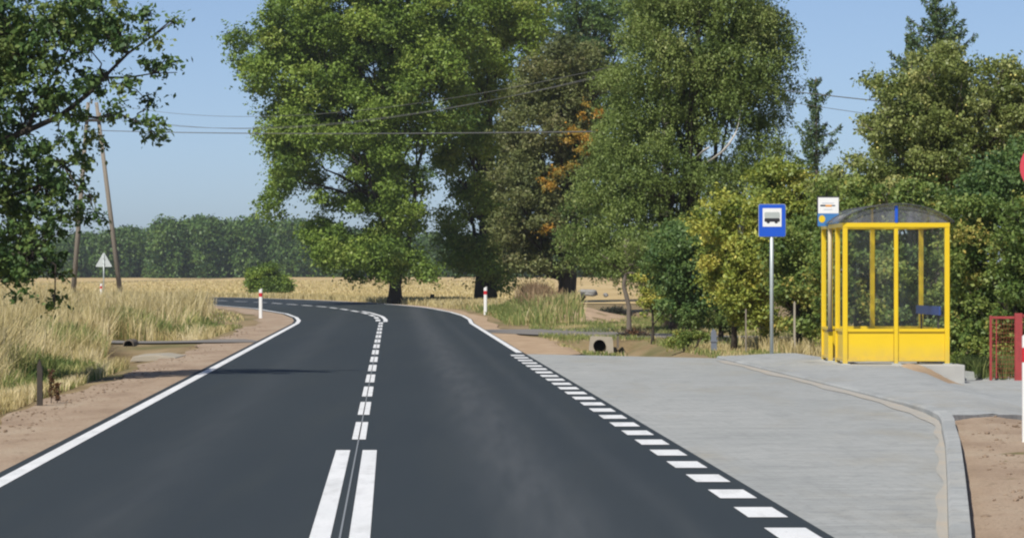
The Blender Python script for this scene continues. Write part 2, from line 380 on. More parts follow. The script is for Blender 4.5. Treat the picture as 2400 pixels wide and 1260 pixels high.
def sheet(name, xs, ys, zf, mat, mask=None):
    XX, YY = np.meshgrid(xs, ys); ZZ = zf(XX, YY)
    ny, nx = XX.shape
    V = np.stack([XX, YY, ZZ], -1).reshape(-1, 3).astype(np.float32)
    i = np.arange(ny - 1)[:, None] * nx + np.arange(nx - 1)[None, :]
    Fq = np.stack([i, i + 1, i + nx + 1, i + nx], -1).reshape(-1, 4)
    me = bpy.data.meshes.new(name); me.from_pydata(V.tolist(), [], Fq.tolist())
    return link(name, me, mat, smooth=True)
def strip(name, Ys, lf, rf, zf, mat, n=6, parent=None):
    """ruled strip between two lateral functions of Y"""
    V = []; Fq = []
    for y in Ys:
        a, b = float(lf(y)), float(rf(y))
        for k in range(n + 1):
            x = a + (b - a) * k / n; V.append((x, y, float(zf(x, y))))
    for i in range(len(Ys) - 1):
        for k in range(n):
            j = i * (n + 1) + k; Fq.append((j, j + 1, j + n + 2, j + n + 1))
    me = bpy.data.meshes.new(name); me.from_pydata(V, [], Fq)
    return link(name, me, mat, parent, smooth=True)

xs = np.unique(np.concatenate([-np.geomspace(40, 3500, 26), np.arange(-40, -14, 1.0), np.arange(-14, 16, 0.3), np.arange(16, 40, 1.0), np.geomspace(40, 3500, 26)]))
ys = np.unique(np.concatenate([-np.geomspace(10, 900, 12), np.arange(-10, 30, 2.0), np.arange(30, 160, 0.6), np.arange(160, 280, 1.5), np.geomspace(280, 5200, 36)]))
tag(sheet('ground', xs, ys, terrain, M['ground']), kind='structure')

# the stubble field beyond the bend, laid over the ground
def field_edge(x): return 0
fx = np.unique(np.concatenate([np.linspace(-900, -60, 15), np.arange(-60, 60, 1.5), np.linspace(60, 900, 15)]))
def field():
    V = []; Fq = []
    n = 60
    for x in fx:
        y0 = float(np.interp(x, [-60, -48, -27, -19, -13, -8, -3, 3, 10, 60], [262, 256, 241, 230, 214, 194, 178, 172, 168, 168]))
        for t in np.linspace(0, 1, n + 1):
            y = y0 + (1500 - y0) * t ** 2.2
            V.append((x, y, float(terrain(x, y)) + 0.035))
    for i in range(len(fx) - 1):
        for k in range(n):
            j = i * (n + 1) + k; Fq.append((j, j + n + 1, j + n + 2, j + 1))
    me = bpy.data.meshes.new('field'); me.from_pydata(V, [], Fq)
    return link('field', me, M['field'], smooth=True)
tag(field(), kind='structure')

Yr = np.concatenate([np.arange(6, 115, 1.5), np.arange(115, 236, 1.0)])
zr = lambda x, y: zbank(x, y)
road = strip('road', Yr, XL, XR, zr, M['asphalt'], 8); tag(road, kind='structure')
# sandy shoulders
sh = strip('gravel_shoulder', Yr, lambda y: XL(y) - 1.12 - 0.12 * math.sin(y * 0.31) - 0.08 * math.sin(y * 1.1), lambda y: XL(y) + 0.25, lambda x, y: zbank(x, y) - 0.012 - 0.02 * float(sstep(0.0, 1.0, (XL(y) - x))), M['gravel'], 5)
tag(sh, kind='structure')
sh2 = strip('sand_verge', np.concatenate([np.arange(70, 92, 1.0), np.arange(92, 226, 1.5)]), lambda y: XR(y) - 0.25, lambda y: XR(y) + 0.55 + 0.1 * math.sin(y * 0.4) + (1.1 * float(sstep(70, 74, y)) * (1 - float(sstep(84, 96, y)))), lambda x, y: zbank(x, y) - 0.012 if x - XR(y) < 1.2 else float(terrain(x, y)) + 0.012, M['sand'], 8)
tag(sh2, kind='structure')

# painted lines, children of the road
zl = lambda x, y: zbank(x, y) + 0.004
def line(name, Ys, lo, hi, lab=None):
    o = strip(name, Ys, lo, hi, zl, M['white_line'], 1, road)
    if lab: o['label'] = lab
    return o
line('edge_line', Yr[:-8], lambda y: XL(y) + 0.09, lambda y: XL(y) + 0.215, 'solid white line along the left road edge')
line('edge_line', np.concatenate([np.arange(72.5, 115, 1.5), np.arange(115, 232, 1.0)]), lambda y: XR(y) - 0.15, lambda y: XR(y) - 0.03, 'solid white line along the right road edge')
def XC(Y):
    return np.where(Y < 116, RD * Y - 0.285, 0) + np.where(Y >= 116, (XL(Y) + XR(Y)) / 2 + 0.5 * (RD * 116 - 0.285 - (XL(116.) + XR(116.)) / 2) * 2 * (1 - sstep(116, 135, Y)), 0)
def dashes(name, segs, lo, hi, lab):
    V = []; Fq = []
    for a, b in segs:
        k = max(2, int((b - a) / 1.0) + 1)
        for i, y in enumerate(np.linspace(a, b, k)):
            for f in (lo, hi):
                x = float(f(y)); V.append((x, y, float(zl(x, y))))
            if i: j = len(V) - 4; Fq.append((j, j + 1, j + 3, j + 2))
    me = bpy.data.meshes.new(name); me.from_pydata(V, [], Fq); o = link(name, me, M['white_line'], road); o['label'] = lab; return o
# measured: double line ends at 32.5 m, first dash 34.6..38.8, period 6.0
dl = np.arange(6, 33, 1.0); dl[-1] = 32.55
line('double_line', dl, lambda y: XC(y) - 0.175, lambda y: XC(y) - 0.055)
line('double_line', dl, lambda y: XC(y) + 0.05, lambda y: XC(y) + 0.17)
line('pavement_joint', np.arange(6, 120, 1.0), lambda y: XC(y) - 0.008, lambda y: XC(y) + 0.004, 'thin pale joint between the two asphalt lanes')
bpy.data.objects['pavement_joint'].data.materials[0] = simple('joint_dust', (0.22, 0.24, 0.26), 0.8)
segs = [(34.65 + 6.05 * k, 34.65 + 4.05 + 6.05 * k) for k in range(14)]
dashes('warning_line', segs, lambda y: XC(y) - 0.062, lambda y: XC(y) + 0.062, 'broken white centre line with long dashes')
segs2 = [(120 + 6 * k, 124 + 6 * k) for k in range(18)]
dashes('warning_line', segs2, lambda y: XC(y) - 0.19, lambda y: XC(y) - 0.04, 'broken line on the inner side of the bend')
line('solid_line', np.arange(118.5, 146, 1.0), lambda y: XC(y) + 0.06, lambda y: XC(y) + 0.19, 'solid line on the outer side of the bend')
# bus bay edge: 1 m dashes, phase from the photo
segs = [(7.60 + 2.0 * k, 8.62 + 2.0 * k) for k in range(32)]
dashes('bay_line', segs, lambda y: RX(2.20, y), lambda y: RX(2.445, y), 'row of short wide dashes along the bus bay')

# bus bay paving
KY = [16.9, 21.8, 28, 33, 36.2, 37.6, 39.2, 41.2, 43.5, 47, 54, 60, 66.3]
KU = [2.46, 3.17, 4.06, 4.77, 5.2, 5.40, 5.60, 5.74, 5.82, 5.86, 5.84, 5.80, 5.77]
def KX(y): return RX(np.interp(y, KY, KU), y)
by = np.concatenate([np.arange(16.9, 66.3, 0.7), [66.3]])
bay = strip('bus_bay_paving', by, lambda y: RX(2.50, y), KX, lambda x, y: -0.003 - 0.0 * y, M['paving'], 6); tag(bay, kind='structure')
# far end wedge of the bay and the ground strip it closes on
bm = bmesh.new()
vs = [bm.verts.new((RX(u, y), y, -0.003)) for u, y in ((2.50, 66.3), (5.77, 66.3), (5.9, 67.9), (3.2, 70.9), (2.50, 71.6))]
bm.faces.new(vs); tag(bmobj('bus_bay_paving', bm, M['paving']), kind='structure')
# platform and path to the gate
def platform():
    V = []; Fq = []
    Ys = np.concatenate([np.arange(39.6, 68.4, 0.6)])
    n = 14
    def right(y): return float(np.interp(y, [39.6, 40.6, 41.5, 43.4, 52, 56, 59.0, 61.3, 61.4, 68.4], [KX(39.6) + 0.25, 5.3, 6.1, 7.6, 8.5, 8.9, 9.0, 9.0, 5.5, 5.05]))
    def left(y): return float(KX(min(y, 66.3))) + 0.12
    for y in Ys:
        a, b = left(y), right(y)
        for k in range(n + 1):
            x = a + (b - a) * k / n; V.append((x, y, float(platz(x, y))))
    for i in range(len(Ys) - 1):
        for k in range(n):
            j = i * (n + 1) + k; Fq.append((j, j + 1, j + n + 2, j + n + 1))
    me = bpy.data.meshes.new('pavement'); me.from_pydata(V, [], Fq)
    return link('pavement', me, M['kerb'], smooth=True)
tag(platform(), kind='structure')
def kerb():
    bm = bmesh.new(); prev = None
    for y in np.concatenate([np.arange(16.9, 66.5, 0.8), [67.9]]):
        x = float(KX(y)); h = 0.015 + 0.055 * float(sstep(17, 24, y)) - 0.032 * float(sstep(40, 46, y)); pr = [(x, -0.05), (x, h - 0.02), (x + 0.02, h), (x + 0.125, h + 0.003), (x + 0.125, -0.05)]
        ring = [bm.verts.new((a, y, c)) for a, c in pr]
        if prev:
            for k in range(4): bm.faces.new((prev[k], ring[k], ring[k + 1], prev[k + 1]))
        prev = ring
    return bmobj('kerb', bm, M['kerbstone'])
tag(kerb(), kind='structure')
# edge kerb along the near side of the path
bm = bmesh.new()
pp = [(float(KX(39.5)) + 0.125, 39.5), (5.3, 40.55), (6.1, 41.45), (7.6, 43.35)]
for (xa, ya), (xb, yb) in zip(pp, pp[1:]):
    za, zb_ = float(platz(xa, ya)) + 0.012, float(platz(xb, yb)) + 0.012
    v = [bm.verts.new(p) for p in ((xa, ya - .08, za - .1), (xb, yb - .08, zb_ - .1), (xb, yb - .08, zb_), (xa, ya - .08, za), (xa, ya + .0, za), (xb, yb, zb_))]
    bm.faces.new((v[0], v[1], v[2], v[3])); bm.faces.new((v[3], v[2], v[5], v[4]))
tag(bmobj('kerb', bm, M['kerb']), kind='structure')
# drifted sand in the gutter
Ys = np.arange(19, 66, 0.3)
def gut(y): return (0.02 + 0.015 * math.sin(y * .9) + 0.12 * float(sstep(36, 42, y)) + .04 * math.sin(y * .53) * math.sin(y * 1.3)) * float(sstep(19, 26, y))
tag(strip('sand_in_gutter', Ys, lambda y: KX(y) - gut(y) - 0.045, lambda y: KX(y) - 0.004, lambda x, y: 0.003, layered('gutter_sand', [
    (3.0, (1, 0.4, 1), [(0.35, (0.40, 0.39, 0.36)), (0.5, (0.42, 0.40, 0.36)), (0.7, (0.46, 0.405, 0.33))]), (20.0, (1, 1, 1), (0.3, 0.22, 0.14), 0.62, 0.8)], bump=0.5), 2), kind='structure')
# bare soil right of the taper kerb
def soil():
    Ys = np.arange(10, 42.4, 0.8)
    return strip('bare_soil', Ys, lambda y: KX(max(y, 16.9)) + 0.125, lambda y: KX(max(y, 16.9)) + 0.3 + 6, lambda x, y: float(terrain(x, y)) + 0.015 + 0.02 * math.sin(x * 3.1 + y) * math.sin(y * 1.7), M['gravel'], 24) 
tag(soil(), kind='structure')

# side roads
def side(name, pts, w0, zoff, mat):
    V = []; Fq = []
    P2 = [Vector((p[0], p[1])) for p in pts]; n = 5
    dense = []
    for a, b in zip(P2, P2[1:]):
        for t in np.linspace(0, 1, 10, endpoint=False): dense.append(a.lerp(b, t))
    dense.append(P2[-1])
    for i, p in enumerate(dense):
        d = (dense[min(i + 1, len(dense) - 1)] - dense[max(i - 1, 0)]).normalized(); nn = Vector((-d.y, d.x))
        w = w0[0] + (w0[1] - w0[0]) * min(1, i / 12.0)
        for k in range(n + 1):
            q = p + nn * w * (k / n - 0.5); q.x = max(q.x, float(XR(q.y)) - 0.01) if pts[0][0] > -3 else min(q.x, float(XL(q.y)) + 0.01); V.append((q.x, q.y, float(terrain(q.x, q.y)) + zoff))
    for i in range(len(dense) - 1):
        for k in range(n):
            j = i * (n + 1) + k; Fq.append((j, j + 1, j + n + 2, j + n + 1))
    me = bpy.data.meshes.new(name); me.from_pydata(V, [], Fq); return link(name, me, mat, smooth=True)
tag(side('side_road', [(-0.95, 103), (0.6, 99), (2.0, 95), (3.8, 91.5), (7, 89), (16, 87)], (8, 3.2), 0.036, M['asphalt_side']), kind='structure')
tag(side('side_road', [(-5.7, 86), (-8.0, 85.5), (-10.5, 85), (-15, 84)], (4.2, 3.4), 0.036, M['asphalt_side']), kind='structure')

# ------------------------------------------------------------------ foliage generator
def unit(n):
    v = RNG.normal(size=(n, 3)); return v / np.linalg.norm(v, axis=1, keepdims=True)
def leaf_quads(C, size, tint, aspect=0.62, up=0.35, droop=0.0, out=None):
    n = len(C)
    nrm = unit(n); nrm[:, 2] += up
    if out is not None: nrm += out * 0.6
    nrm /= np.linalg.norm(nrm, axis=1, keepdims=True)
    a = unit(n); a[:, 2] -= droop
    a -= nrm * (a * nrm).sum(1, keepdims=True); a /= np.linalg.norm(a, axis=1, keepdims=True) + 1e-9
    b = np.cross(nrm, a)
    s = (size * (0.5 + 0.95 * RNG.random(n) ** 1.4))[:, None]
    fold = nrm * s * RNG.uniform(-0.05, 0.2, n)[:, None]
    V = np.stack([C - a * s * 0.5, C + b * s * aspect * 0.5 + fold, C + a * s * 0.5, C - b * s * aspect * 0.5 + fold], 1)
    return V, tint
def boughs(blobs, Y, depth, bough_r, dens, cx=None, rx=None, squash=0.75):
    """blobs in photo pixels (px, py, r[, ry]); fills each with bough centres spread in depth as a rounded crown"""
    s = Y / F; out = []
    xsb = [b[0] for b in blobs]; cx = cx if cx is not None else (min(xsb) + max(xsb)) / 2
    rx = rx if rx is not None else max(max(b[0] + b[2] - cx, cx - b[0] + b[2]) for b in blobs)
    for b in blobs:
        r = b[2]; ry = b[3] if len(b) > 3 else r
        area = math.pi * r * ry * s * s
        dd = depth * math.sqrt(max(0.12, 1 - ((b[0] - cx) / rx) ** 2))
        n = max(1, int(round(dens * area * max(dd, bough_r) * 2 / bough_r ** 3)))
        for _ in range(n):
            t = random.uniform(0, 2 * math.pi); q = math.sqrt(random.uniform(0.0, 1.0))
            x = b[0] + q * r * math.cos(t); y = b[1] + q * ry * math.sin(t)
            y3 = Y + random.uniform(-dd, dd)
            out.append((*P(x, y, Y).xz, y3, bough_r * random.uniform(0.6, 1.25)))
    return np.array([(o[0], o[2], o[1], o[3]) for o in out])
def crown_mesh(name, B, mat, parent, leaf, cover=1.3, squash=0.7, up=0.35, droop=0.0, tbias=0.0, shell=0.55, aspect=0.62):
    """leaf quads on and inside the bough ellipsoids B (x,y,z,r)"""
    VV = []; TT = []
    for (x, y, z, r) in B:
        n = int(cover * 4 * math.pi * r * r * squash / (leaf * leaf * aspect * 0.5) * 0.5) + 3
        d = unit(n)
        rad = r * (shell + (1 - shell) * RNG.random(n)) * RNG.uniform(0.75, 1.12, n)
        # uneven outline: push by low frequency lobes
        lob = 1 + 0.28 * np.sin(d[:, 0] * 5 + x * 3) * np.sin(d[:, 2] * 4 + z * 2) + 0.18 * np.sin(d[:, 1] * 7 + y)
        sp = RNG.random(n) < 0.10; dd8 = unit(9); pick = RNG.integers(0, 9, n)
        d = np.where(sp[:, None], dd8[pick] + RNG.normal(0, .07, (n, 3)), d); rad = np.where(sp, r * RNG.uniform(0.9, 1.75, n), rad); lob = np.where(sp, 1.0, lob)
        C = d * (rad * lob)[:, None]; C[:, 2] *= squash; C += (x, y, z)
        base = random.gauss(0.40, 0.17) + tbias
        t = np.clip(base + RNG.normal(0, 0.12, n), 0.0, 1.0)
        v, t = leaf_quads(C, leaf, t, aspect, up, droop, d); VV.append(v); TT.append(t)
    V = np.concatenate(VV); T = np.concatenate(TT)
    if parent is not None: V = V - np.array(parent.location, dtype=float)
    return quads(name, V, len(V), mat, parent, T)
def strands_mesh(name, B, mat, parent, leaf, per=14, length=1.1, n_leaf=26, tbias=0.0):
    VV = []; TT = []
    for (x, y, z, r) in B:
        base = random.gauss(0.42, 0.2) + tbias
        for _ in range(per):
            d = unit(1)[0]; p = np.array([x, y, z]) + d * r * np.array([1, 1, 0.6]) * random.uniform(0.4, 1.0)
            ln = length * random.uniform(0.5, 1.3); t = RNG.random(n_leaf)
            sway = np.array([d[0], d[1], 0.25]) * 0.7 * ln
            C = p + sway * np.sin(t * 1.9)[:, None] + np.stack([0 * t, 0 * t, -t * ln], 1) + RNG.normal(0, 0.055, (n_leaf, 3)) * (1.5 - t)[:, None]
            tt = np.clip(base + RNG.normal(0, 0.13, n_leaf), 0, 1)
            v, tt = leaf_quads(C, leaf, tt, 0.6, 0.15, 1.1, np.tile(d, (n_leaf, 1))); VV.append(v); TT.append(tt)
    V = np.concatenate(VV); T = np.concatenate(TT)
    if parent is not None: V = V - np.array(parent.location, dtype=float)
    return quads(name, V, len(V), mat, parent, T)
def limb_pts(a, b, k=6, sag=0.12, wob=0.05):
    a, b = Vector(a), Vector(b); L_ = (b - a).length; pts = []
    for i in range(k + 1):
        t = i / k; p = a.lerp(b, t); p.z -= sag * L_ * math.sin(math.pi * t) * 0.6
        if 0 < i < k: p += Vector((random.uniform(-1, 1), random.uniform(-1, 1), random.uniform(-1, 1))) * wob * L_
        pts.append(p)
    return pts
def trunk_mesh(name, trunk, rads, B, nlimb, mat, parent, limb_r=0.28, zmin=0.25, seg=8, twig=True):
    """trunk polyline (world), limbs from it to nlimb boughs"""
    loc = Vector(parent.location); bm = bmesh.new()
    tp = [Vector(p) for p in trunk]
    # finer trunk with slight irregularity and a root flare
    fine = []; fr = []
    for i in range(len(tp) - 1):
        for t in np.linspace(0, 1, 5, endpoint=False):
            p = tp[i].lerp(tp[i + 1], t); r = rads[i] + (rads[i + 1] - rads[i]) * t
            fine.append(p + Vector((random.uniform(-.12, .12), random.uniform(-.12, .12), 0)) * r); fr.append(r * random.uniform(0.93, 1.07))
    fine.append(tp[-1]); fr.append(rads[-1]); fr[0] *= 1.45; fr[1] *= 1.12
    tube(bm, [p - loc for p in fine], fr, 12)
    sel = list(range(len(B))); random.shuffle(sel)
    for i in sel[:nlimb]:
        e = Vector(B[i][:3]); 
        # attach lower on the trunk than the bough
        zt = tp[0].z + (tp[-1].z - tp[0].z) * random.uniform(zmin, 1.0)
        zt = min(zt, e.z - 0.2 * abs(e.x - tp[0].x)) if e.z > tp[0].z + 1 else zt
        zt = max(zt, tp[0].z + (tp[-1].z - tp[0].z) * zmin)
        j = min(range(len(fine)), key=lambda q: abs(fine[q].z - zt))
        r0 = min(fr[j] * 0.55, limb_r * random.uniform(0.35, 0.8)); pts = limb_pts(fine[j], e, 7, 0.10, 0.035)
        tube(bm, [p - loc for p in pts], [r0 + (0.012 - r0) * (k / 7) ** 0.8 for k in range(8)], 6)
        if twig:
            for _ in range(3):
                q = pts[random.randint(3, 6)]; e2 = e + Vector(unit(1)[0]) * B[i][3] * 0.9
                tube(bm, [p - loc for p in limb_pts(q, e2, 3, 0.05, 0.05)], [r0 * .3 + .006, r0 * .2 + .006, .008, .004], 5)
    return bmobj(name, bm, mat, parent, smooth=True)
def gz(x, y): return float(terrain(x, y))
def tree(name, base_px, Y, label, cat, blobs, mat, bark, trunk_top, rads, depth, bough_r, dens, leaf, cover=1.3, nlimb=20, group=None, mode='leaf', zmin=0.25, limb_r=0.28, lean=None, **kw):
    x = (base_px - 1200) / F * Y; z = gz(x, Y) - 0.05
    root = thing(name, (x, Y, z), label, cat, group)
    B = boughs(blobs, Y, depth, bough_r, dens)
    top = P(trunk_top[0], trunk_top[1], Y)
    mids = lean or []
    tr = [Vector((x, Y, z))] + [P(a, b, Y) for a, b in mids] + [top]
    rr = list(rads) if len(rads) == len(tr) else list(np.linspace(rads[0], rads[-1], len(tr)))
    trunk_mesh('trunk', tr, rr, B, nlimb, bark, root, limb_r, zmin)
    if mode == 'leaf': crown_mesh('crown', B, mat, root, leaf, cover, **kw)
    else: strands_mesh('crown', B, mat, root, leaf, **kw)
    return root, B

#TREES
# big tree beyond the bend
big = [(690, 60, 70, 80), (800, 40, 120, 90), (930, 30, 110, 110), (1040, 60, 80, 110), (620, 130, 62, 40), (575, 95, 28, 16), (640, 185, 45, 40), (740, 170, 110, 70),
       (700, 255, 70, 45), (870, 190, 110, 80), (990, 200, 80, 70), (660, 340, 40, 40), (730, 330, 80, 50), (840, 320, 80, 60), (950, 300, 70, 55), (650, 430, 28, 34), (690, 400, 50, 34),
       (880, 400, 60, 40), (950, 420, 60, 45), (890, 470, 60, 45), (650, 480, 25, 25), (790, 470, 40, 25), (770, 560, 40, 40), (820, 590, 60, 38), (900, 560, 60, 50), (960, 520, 40, 40), (870, 625, 60, 25),
       (750, 520, 22, 16), (760, 610, 26, 14), (950, 600, 40, 30), (980, 640, 30, 12), (830, 645, 24, 12), (905, 650, 20, 20), (800, -60, 120, 50), (960, -70, 120, 50), (1010, 120, 70, 70), (1060, 250, 50, 60)]
tree('roadside_tree', 925, 171, 'huge mid green broadleaf tree with one thick dark trunk right behind the outer road edge', 'tree',
     big, M['lf_big'], M['bark_dark'], (925, 60), (0.30, 0.12), 4.2, 0.72, 0.25, 0.145, cover=1.35, nlimb=42, zmin=0.14, lean=[(928, 600), (920, 420)], up=0.5)
# second tree further right whose top shows over the brown one
t2 = [(1150, 40, 80, 70), (1220, 90, 60, 60), (1120, 140, 60, 70), (1100, 250, 60, 50), (1170, 200, 50, 50), (1090, 340, 50, 45), (1150, 320, 60, 50), (1110, 430, 55, 50), (1160, 480, 60, 50),
      (1090, 540, 45, 50), (1150, 590, 60, 50), (1100, 625, 50, 25), (1160, 645, 50, 25), (1200, 10, 80, 40), (1130, -60, 90, 40), (1040, 500, 20, 30), (1060, 380, 26, 30), (1050, 300, 24, 40), (1070, 590, 30, 30), (1180, 400, 40, 40)]
tree('broadleaf_tree', 1137, 178, 'green tree rising behind the right delineator post, next to the huge roadside tree', 'tree',
     t2, M['lf_big'], M['bark_dark'], (1150, 120), (0.42, 0.1), 3.2, 0.7, 0.26, 0.145, cover=1.3, nlimb=26, zmin=0.12, up=0.5, tbias=0.22)
# sparse top of a tree behind everything
t3 = [(1310, 20, 45, 30), (1370, 40, 45, 36), (1420, 10, 60, 26), (1350, 100, 40, 30), (1425, 95, 30, 36), (1480, 30, 40, 30), (1390, 160, 50, 60), (1330, 220, 50, 50), (1420, 260, 50, 60), (1360, 330, 60, 60), (1520, 10, 40, 20), (1380, -50, 90, 40), (1450, 420, 60, 60), (1340, 450, 60, 60), (1460, 110, 34, 30), (1440, 180, 40, 34), (1470, 240, 30, 40), (1250, 60, 50, 40)]
tree('broadleaf_tree', 1328, 190, 'thin dark tree with sky showing through its top, behind the brownish tree and the birch', 'tree',
     t3, M['lf_dark'], M['bark_dark'], (1400, 40), (0.30, 0.08), 2.4, 0.58, 0.21, 0.135, cover=1.15, nlimb=36, zmin=0.3, up=0.4)
# brownish tree with orange leaves
t4 = [(1340, 140, 60, 40), (1280, 180, 60, 50), (1380, 190, 50, 50), (1230, 240, 50, 50), (1310, 260, 70, 50), (1380, 290, 50, 50), (1220, 330, 45, 50), (1280, 360, 60, 50), (1350, 370, 50, 45), (1200, 420, 45, 50),
      (1260, 450, 60, 50), (1340, 460, 50, 50), (1220, 530, 60, 50), (1300, 540, 60, 50), (1370, 560, 40, 40), (1240, 600, 50, 34), (1310, 610, 50, 30), (1200, 590, 24, 30), (1370, 620, 30, 14)]
r4, B4 = tree('brownish_tree', 1325, 140, 'dull brownish tree with a thick dark trunk and orange leaves on its right flank', 'tree',
     t4, M['lf_plum'], M['bark_dark'], (1330, 200), (0.24, 0.07), 2.3, 0.5, 0.28, 0.12, cover=1.4, nlimb=26, zmin=0.14, lean=[(1322, 630), (1345, 560)], up=0.4)
bo = boughs([(1385, 265, 40, 22), (1350, 320, 34, 26), (1395, 330, 26, 30), (1370, 350, 30, 24), (1300, 425, 32, 20), (1285, 450, 22, 20), (1320, 400, 24, 16), (1345, 295, 22, 16), (1290, 530, 20, 16)], 137.2, 0.9, 0.30, 0.13)
o = crown_mesh('autumn_foliage', bo, M['lf_orange'], r4, 0.10, 0.75, shell=0.2); o['label'] = 'orange and yellow turning leaves'
# birch
t5 = [(1600, 10, 110, 40), (1720, 20, 90, 50), (1790, 60, 50, 44), (1520, 80, 50, 44), (1620, 110, 90, 50), (1740, 120, 70, 50), (1815, 130, 30, 34), (1840, 90, 12, 16), (1475, 170, 40, 34), (1560, 190, 70, 44), (1660, 200, 60, 40), (1750, 200, 60, 40), (1820, 200, 26, 34), (1845, 180, 12, 16),
      (1450, 240, 34, 26), (1500, 270, 60, 34), (1590, 270, 50, 30), (1780, 260, 44, 30), (1815, 290, 20, 20), (1700, 250, 40, 24), (1425, 320, 34, 30), (1480, 340, 50, 34), (1560, 340, 50, 34), (1640, 300, 30, 20), (1775, 330, 40, 24), (1800, 360, 20, 24), (1400, 390, 34, 30), (1450, 410, 50, 34), (1530, 410, 50, 30), (1620, 390, 44, 20), (1700, 390, 60, 24), (1770, 400, 34, 24), (1810, 410, 14, 14),
      (1380, 460, 34, 30), (1440, 480, 50, 34), (1510, 480, 34, 30), (1570, 440, 30, 14), (1640, 430, 30, 14), (1365, 530, 28, 30), (1420, 545, 44, 34), (1490, 550, 40, 30), (1550, 500, 20, 20), (1370, 590, 24, 16), (1430, 600, 40, 18), (1500, 605, 40, 16), (1440, 622, 34, 14), (1510, 625, 36, 16), (1560, 590, 40, 26), (1560, 540, 34, 24), (1620, 500, 34, 20), (1690, -60, 120, 40), (1570, -50, 90, 30), (1340, 490, 12, 20), (1700, 440, 40, 16)]
r5, B5 = tree('birch_tree', 1592, 98, 'tall weeping birch with drooping olive green twigs and one bare white branch', 'tree',
     t5, M['lf_birch'], M['bark_dark'], (1640, 20), (0.21, 0.05), 2.1, 0.36, 0.30, 0.068, mode='strand', nlimb=50, zmin=0.18, per=17, length=0.52, n_leaf=24, lean=[(1600, 560), (1615, 330)])
bm = bmesh.new(); lo = Vector(r5.location)
tube(bm, [P(a, b, Y) - lo for a, b, Y in ((1640, 392, 97.4), (1668, 374, 96.2), (1692, 356, 95.5), (1708, 338, 95.4), (1722, 316, 95.4), (1731, 292, 95.7), (1736, 262, 96.5), (1738, 220, 97.5))], [0.02, 0.026, 0.028, 0.027, 0.022, 0.014, 0.008, 0.005], 8)
tube(bm, [P(a, b, Y) - lo for a, b, Y in ((1630, 372, 96.8), (1650, 352, 95.8), (1662, 345, 95.6))], [0.03, 0.025, 0.02], 6)
o = bmobj('bare_branch', bm, M['bark_birch'], r5, smooth=True); o['label'] = 'white bare branch bending up through the foliage'

# slender tree and sapling in front of the birch
t6 = [(1480, 610, 50, 24), (1430, 600, 40, 20), (1540, 590, 50, 30), (1500, 570, 50, 25), (1580, 600, 30, 25)]
tree('slender_tree', 1474, 92, 'slender tree with a pale grey crooked trunk under the left skirt of the birch', 'tree', t6, M['lf_birch'], M['bark_grey'], (1466, 560), (0.062, 0.035), 1.0, 0.3, 0.2, 0.07, cover=1.2, nlimb=9, zmin=0.6, lean=[(1474, 720), (1462, 670), (1468, 620)], limb_r=0.05)
t7 = [(1508, 665, 22, 18), (1530, 690, 24, 20), (1500, 690, 18, 16), (1545, 710, 18, 14), (1520, 715, 22, 16), (1560, 690, 16, 12), (1575, 715, 12, 8), (1510, 740, 14, 8)]
tree('sapling', 1530, 86, 'young yellow-green sapling with a thin forked stem between the side road and the birch', 'tree', t7, M['lf_yellow'], M['bark_dark'], (1530, 690), (0.035, 0.015), 0.35, 0.16, 0.22, 0.06, cover=1.1, nlimb=10, zmin=0.3, limb_r=0.03)
t7b = [(1560, 750, 20, 16), (1572, 735, 14, 12)]
# shrubs along the back of the stop
def shrub(name, base_px, Y, label, blobs, mat, depth=0.9, br=0.25, dens=0.36, leaf=0.075, cover=1.5, nlimb=10, bark='bark_dark', **kw):
    mx = min(b[1] for b in blobs)
    return tree(name, base_px, Y, label, 'shrub', blobs, M[mat], M[bark], (base_px + random.uniform(-15, 15), mx + 60), (0.055, 0.02), depth, br, dens, leaf, cover=cover, nlimb=nlimb, zmin=0.1, limb_r=0.04, group=None, **kw)
shrub('shrub', 1600, 84, 'dark green leafy bush round the foot of the birch', [(1580, 560, 40, 40), (1640, 580, 40, 50), (1560, 620, 45, 34), (1620, 650, 50, 45), (1580, 680, 34, 30), (1650, 640, 30, 60), (1600, 620, 50, 50), (1640, 700, 30, 20), (1610, 735, 40, 26), (1560, 700, 16, 20)], 'lf_dark', tbias=0.12, nlimb=16)
shrub('shrub', 1690, 88, 'olive green undergrowth filling the gap between the sapling and the yellow-green shrub', [(1560, 640, 30, 30), (1600, 600, 30, 40), (1660, 620, 34, 40), (1690, 560, 30, 40), (1700, 640, 30, 34), (1680, 690, 34, 30), (1720, 720, 30, 26), (1545, 690, 18, 20), (1760, 730, 30, 24), (1580, 700, 30, 30), (1630, 740, 30, 20), (1540, 740, 16, 16), (1700, 750, 34, 20), (1590, 560, 40, 30)], 'lf_birch', nlimb=12, leaf=0.07)
shrub('shrub', 1612, 77, 'low ragged weed clump at the foot of the birch bush', [(1600, 790, 34, 12), (1640, 785, 28, 14), (1580, 800, 20, 8)], 'lf_hedge', depth=0.3, br=0.13, leaf=0.05, nlimb=4)
shrub('shrub', 1720, 76, 'bright yellow-green shrub left of the blue bus stop sign', [(1700, 480, 44, 30), (1760, 490, 40, 34), (1670, 530, 34, 24), (1720, 545, 60, 40), (1780, 560, 40, 40), (1690, 600, 44, 34), (1750, 620, 50, 40), (1700, 660, 40, 34), (1760, 690, 40, 34), (1720, 700, 30, 24), (1790, 650, 30, 40), (1775, 740, 34, 34), (1735, 735, 24, 18), (1800, 770, 20, 20), (1660, 500, 20, 10)], 'lf_yellow', nlimb=16)
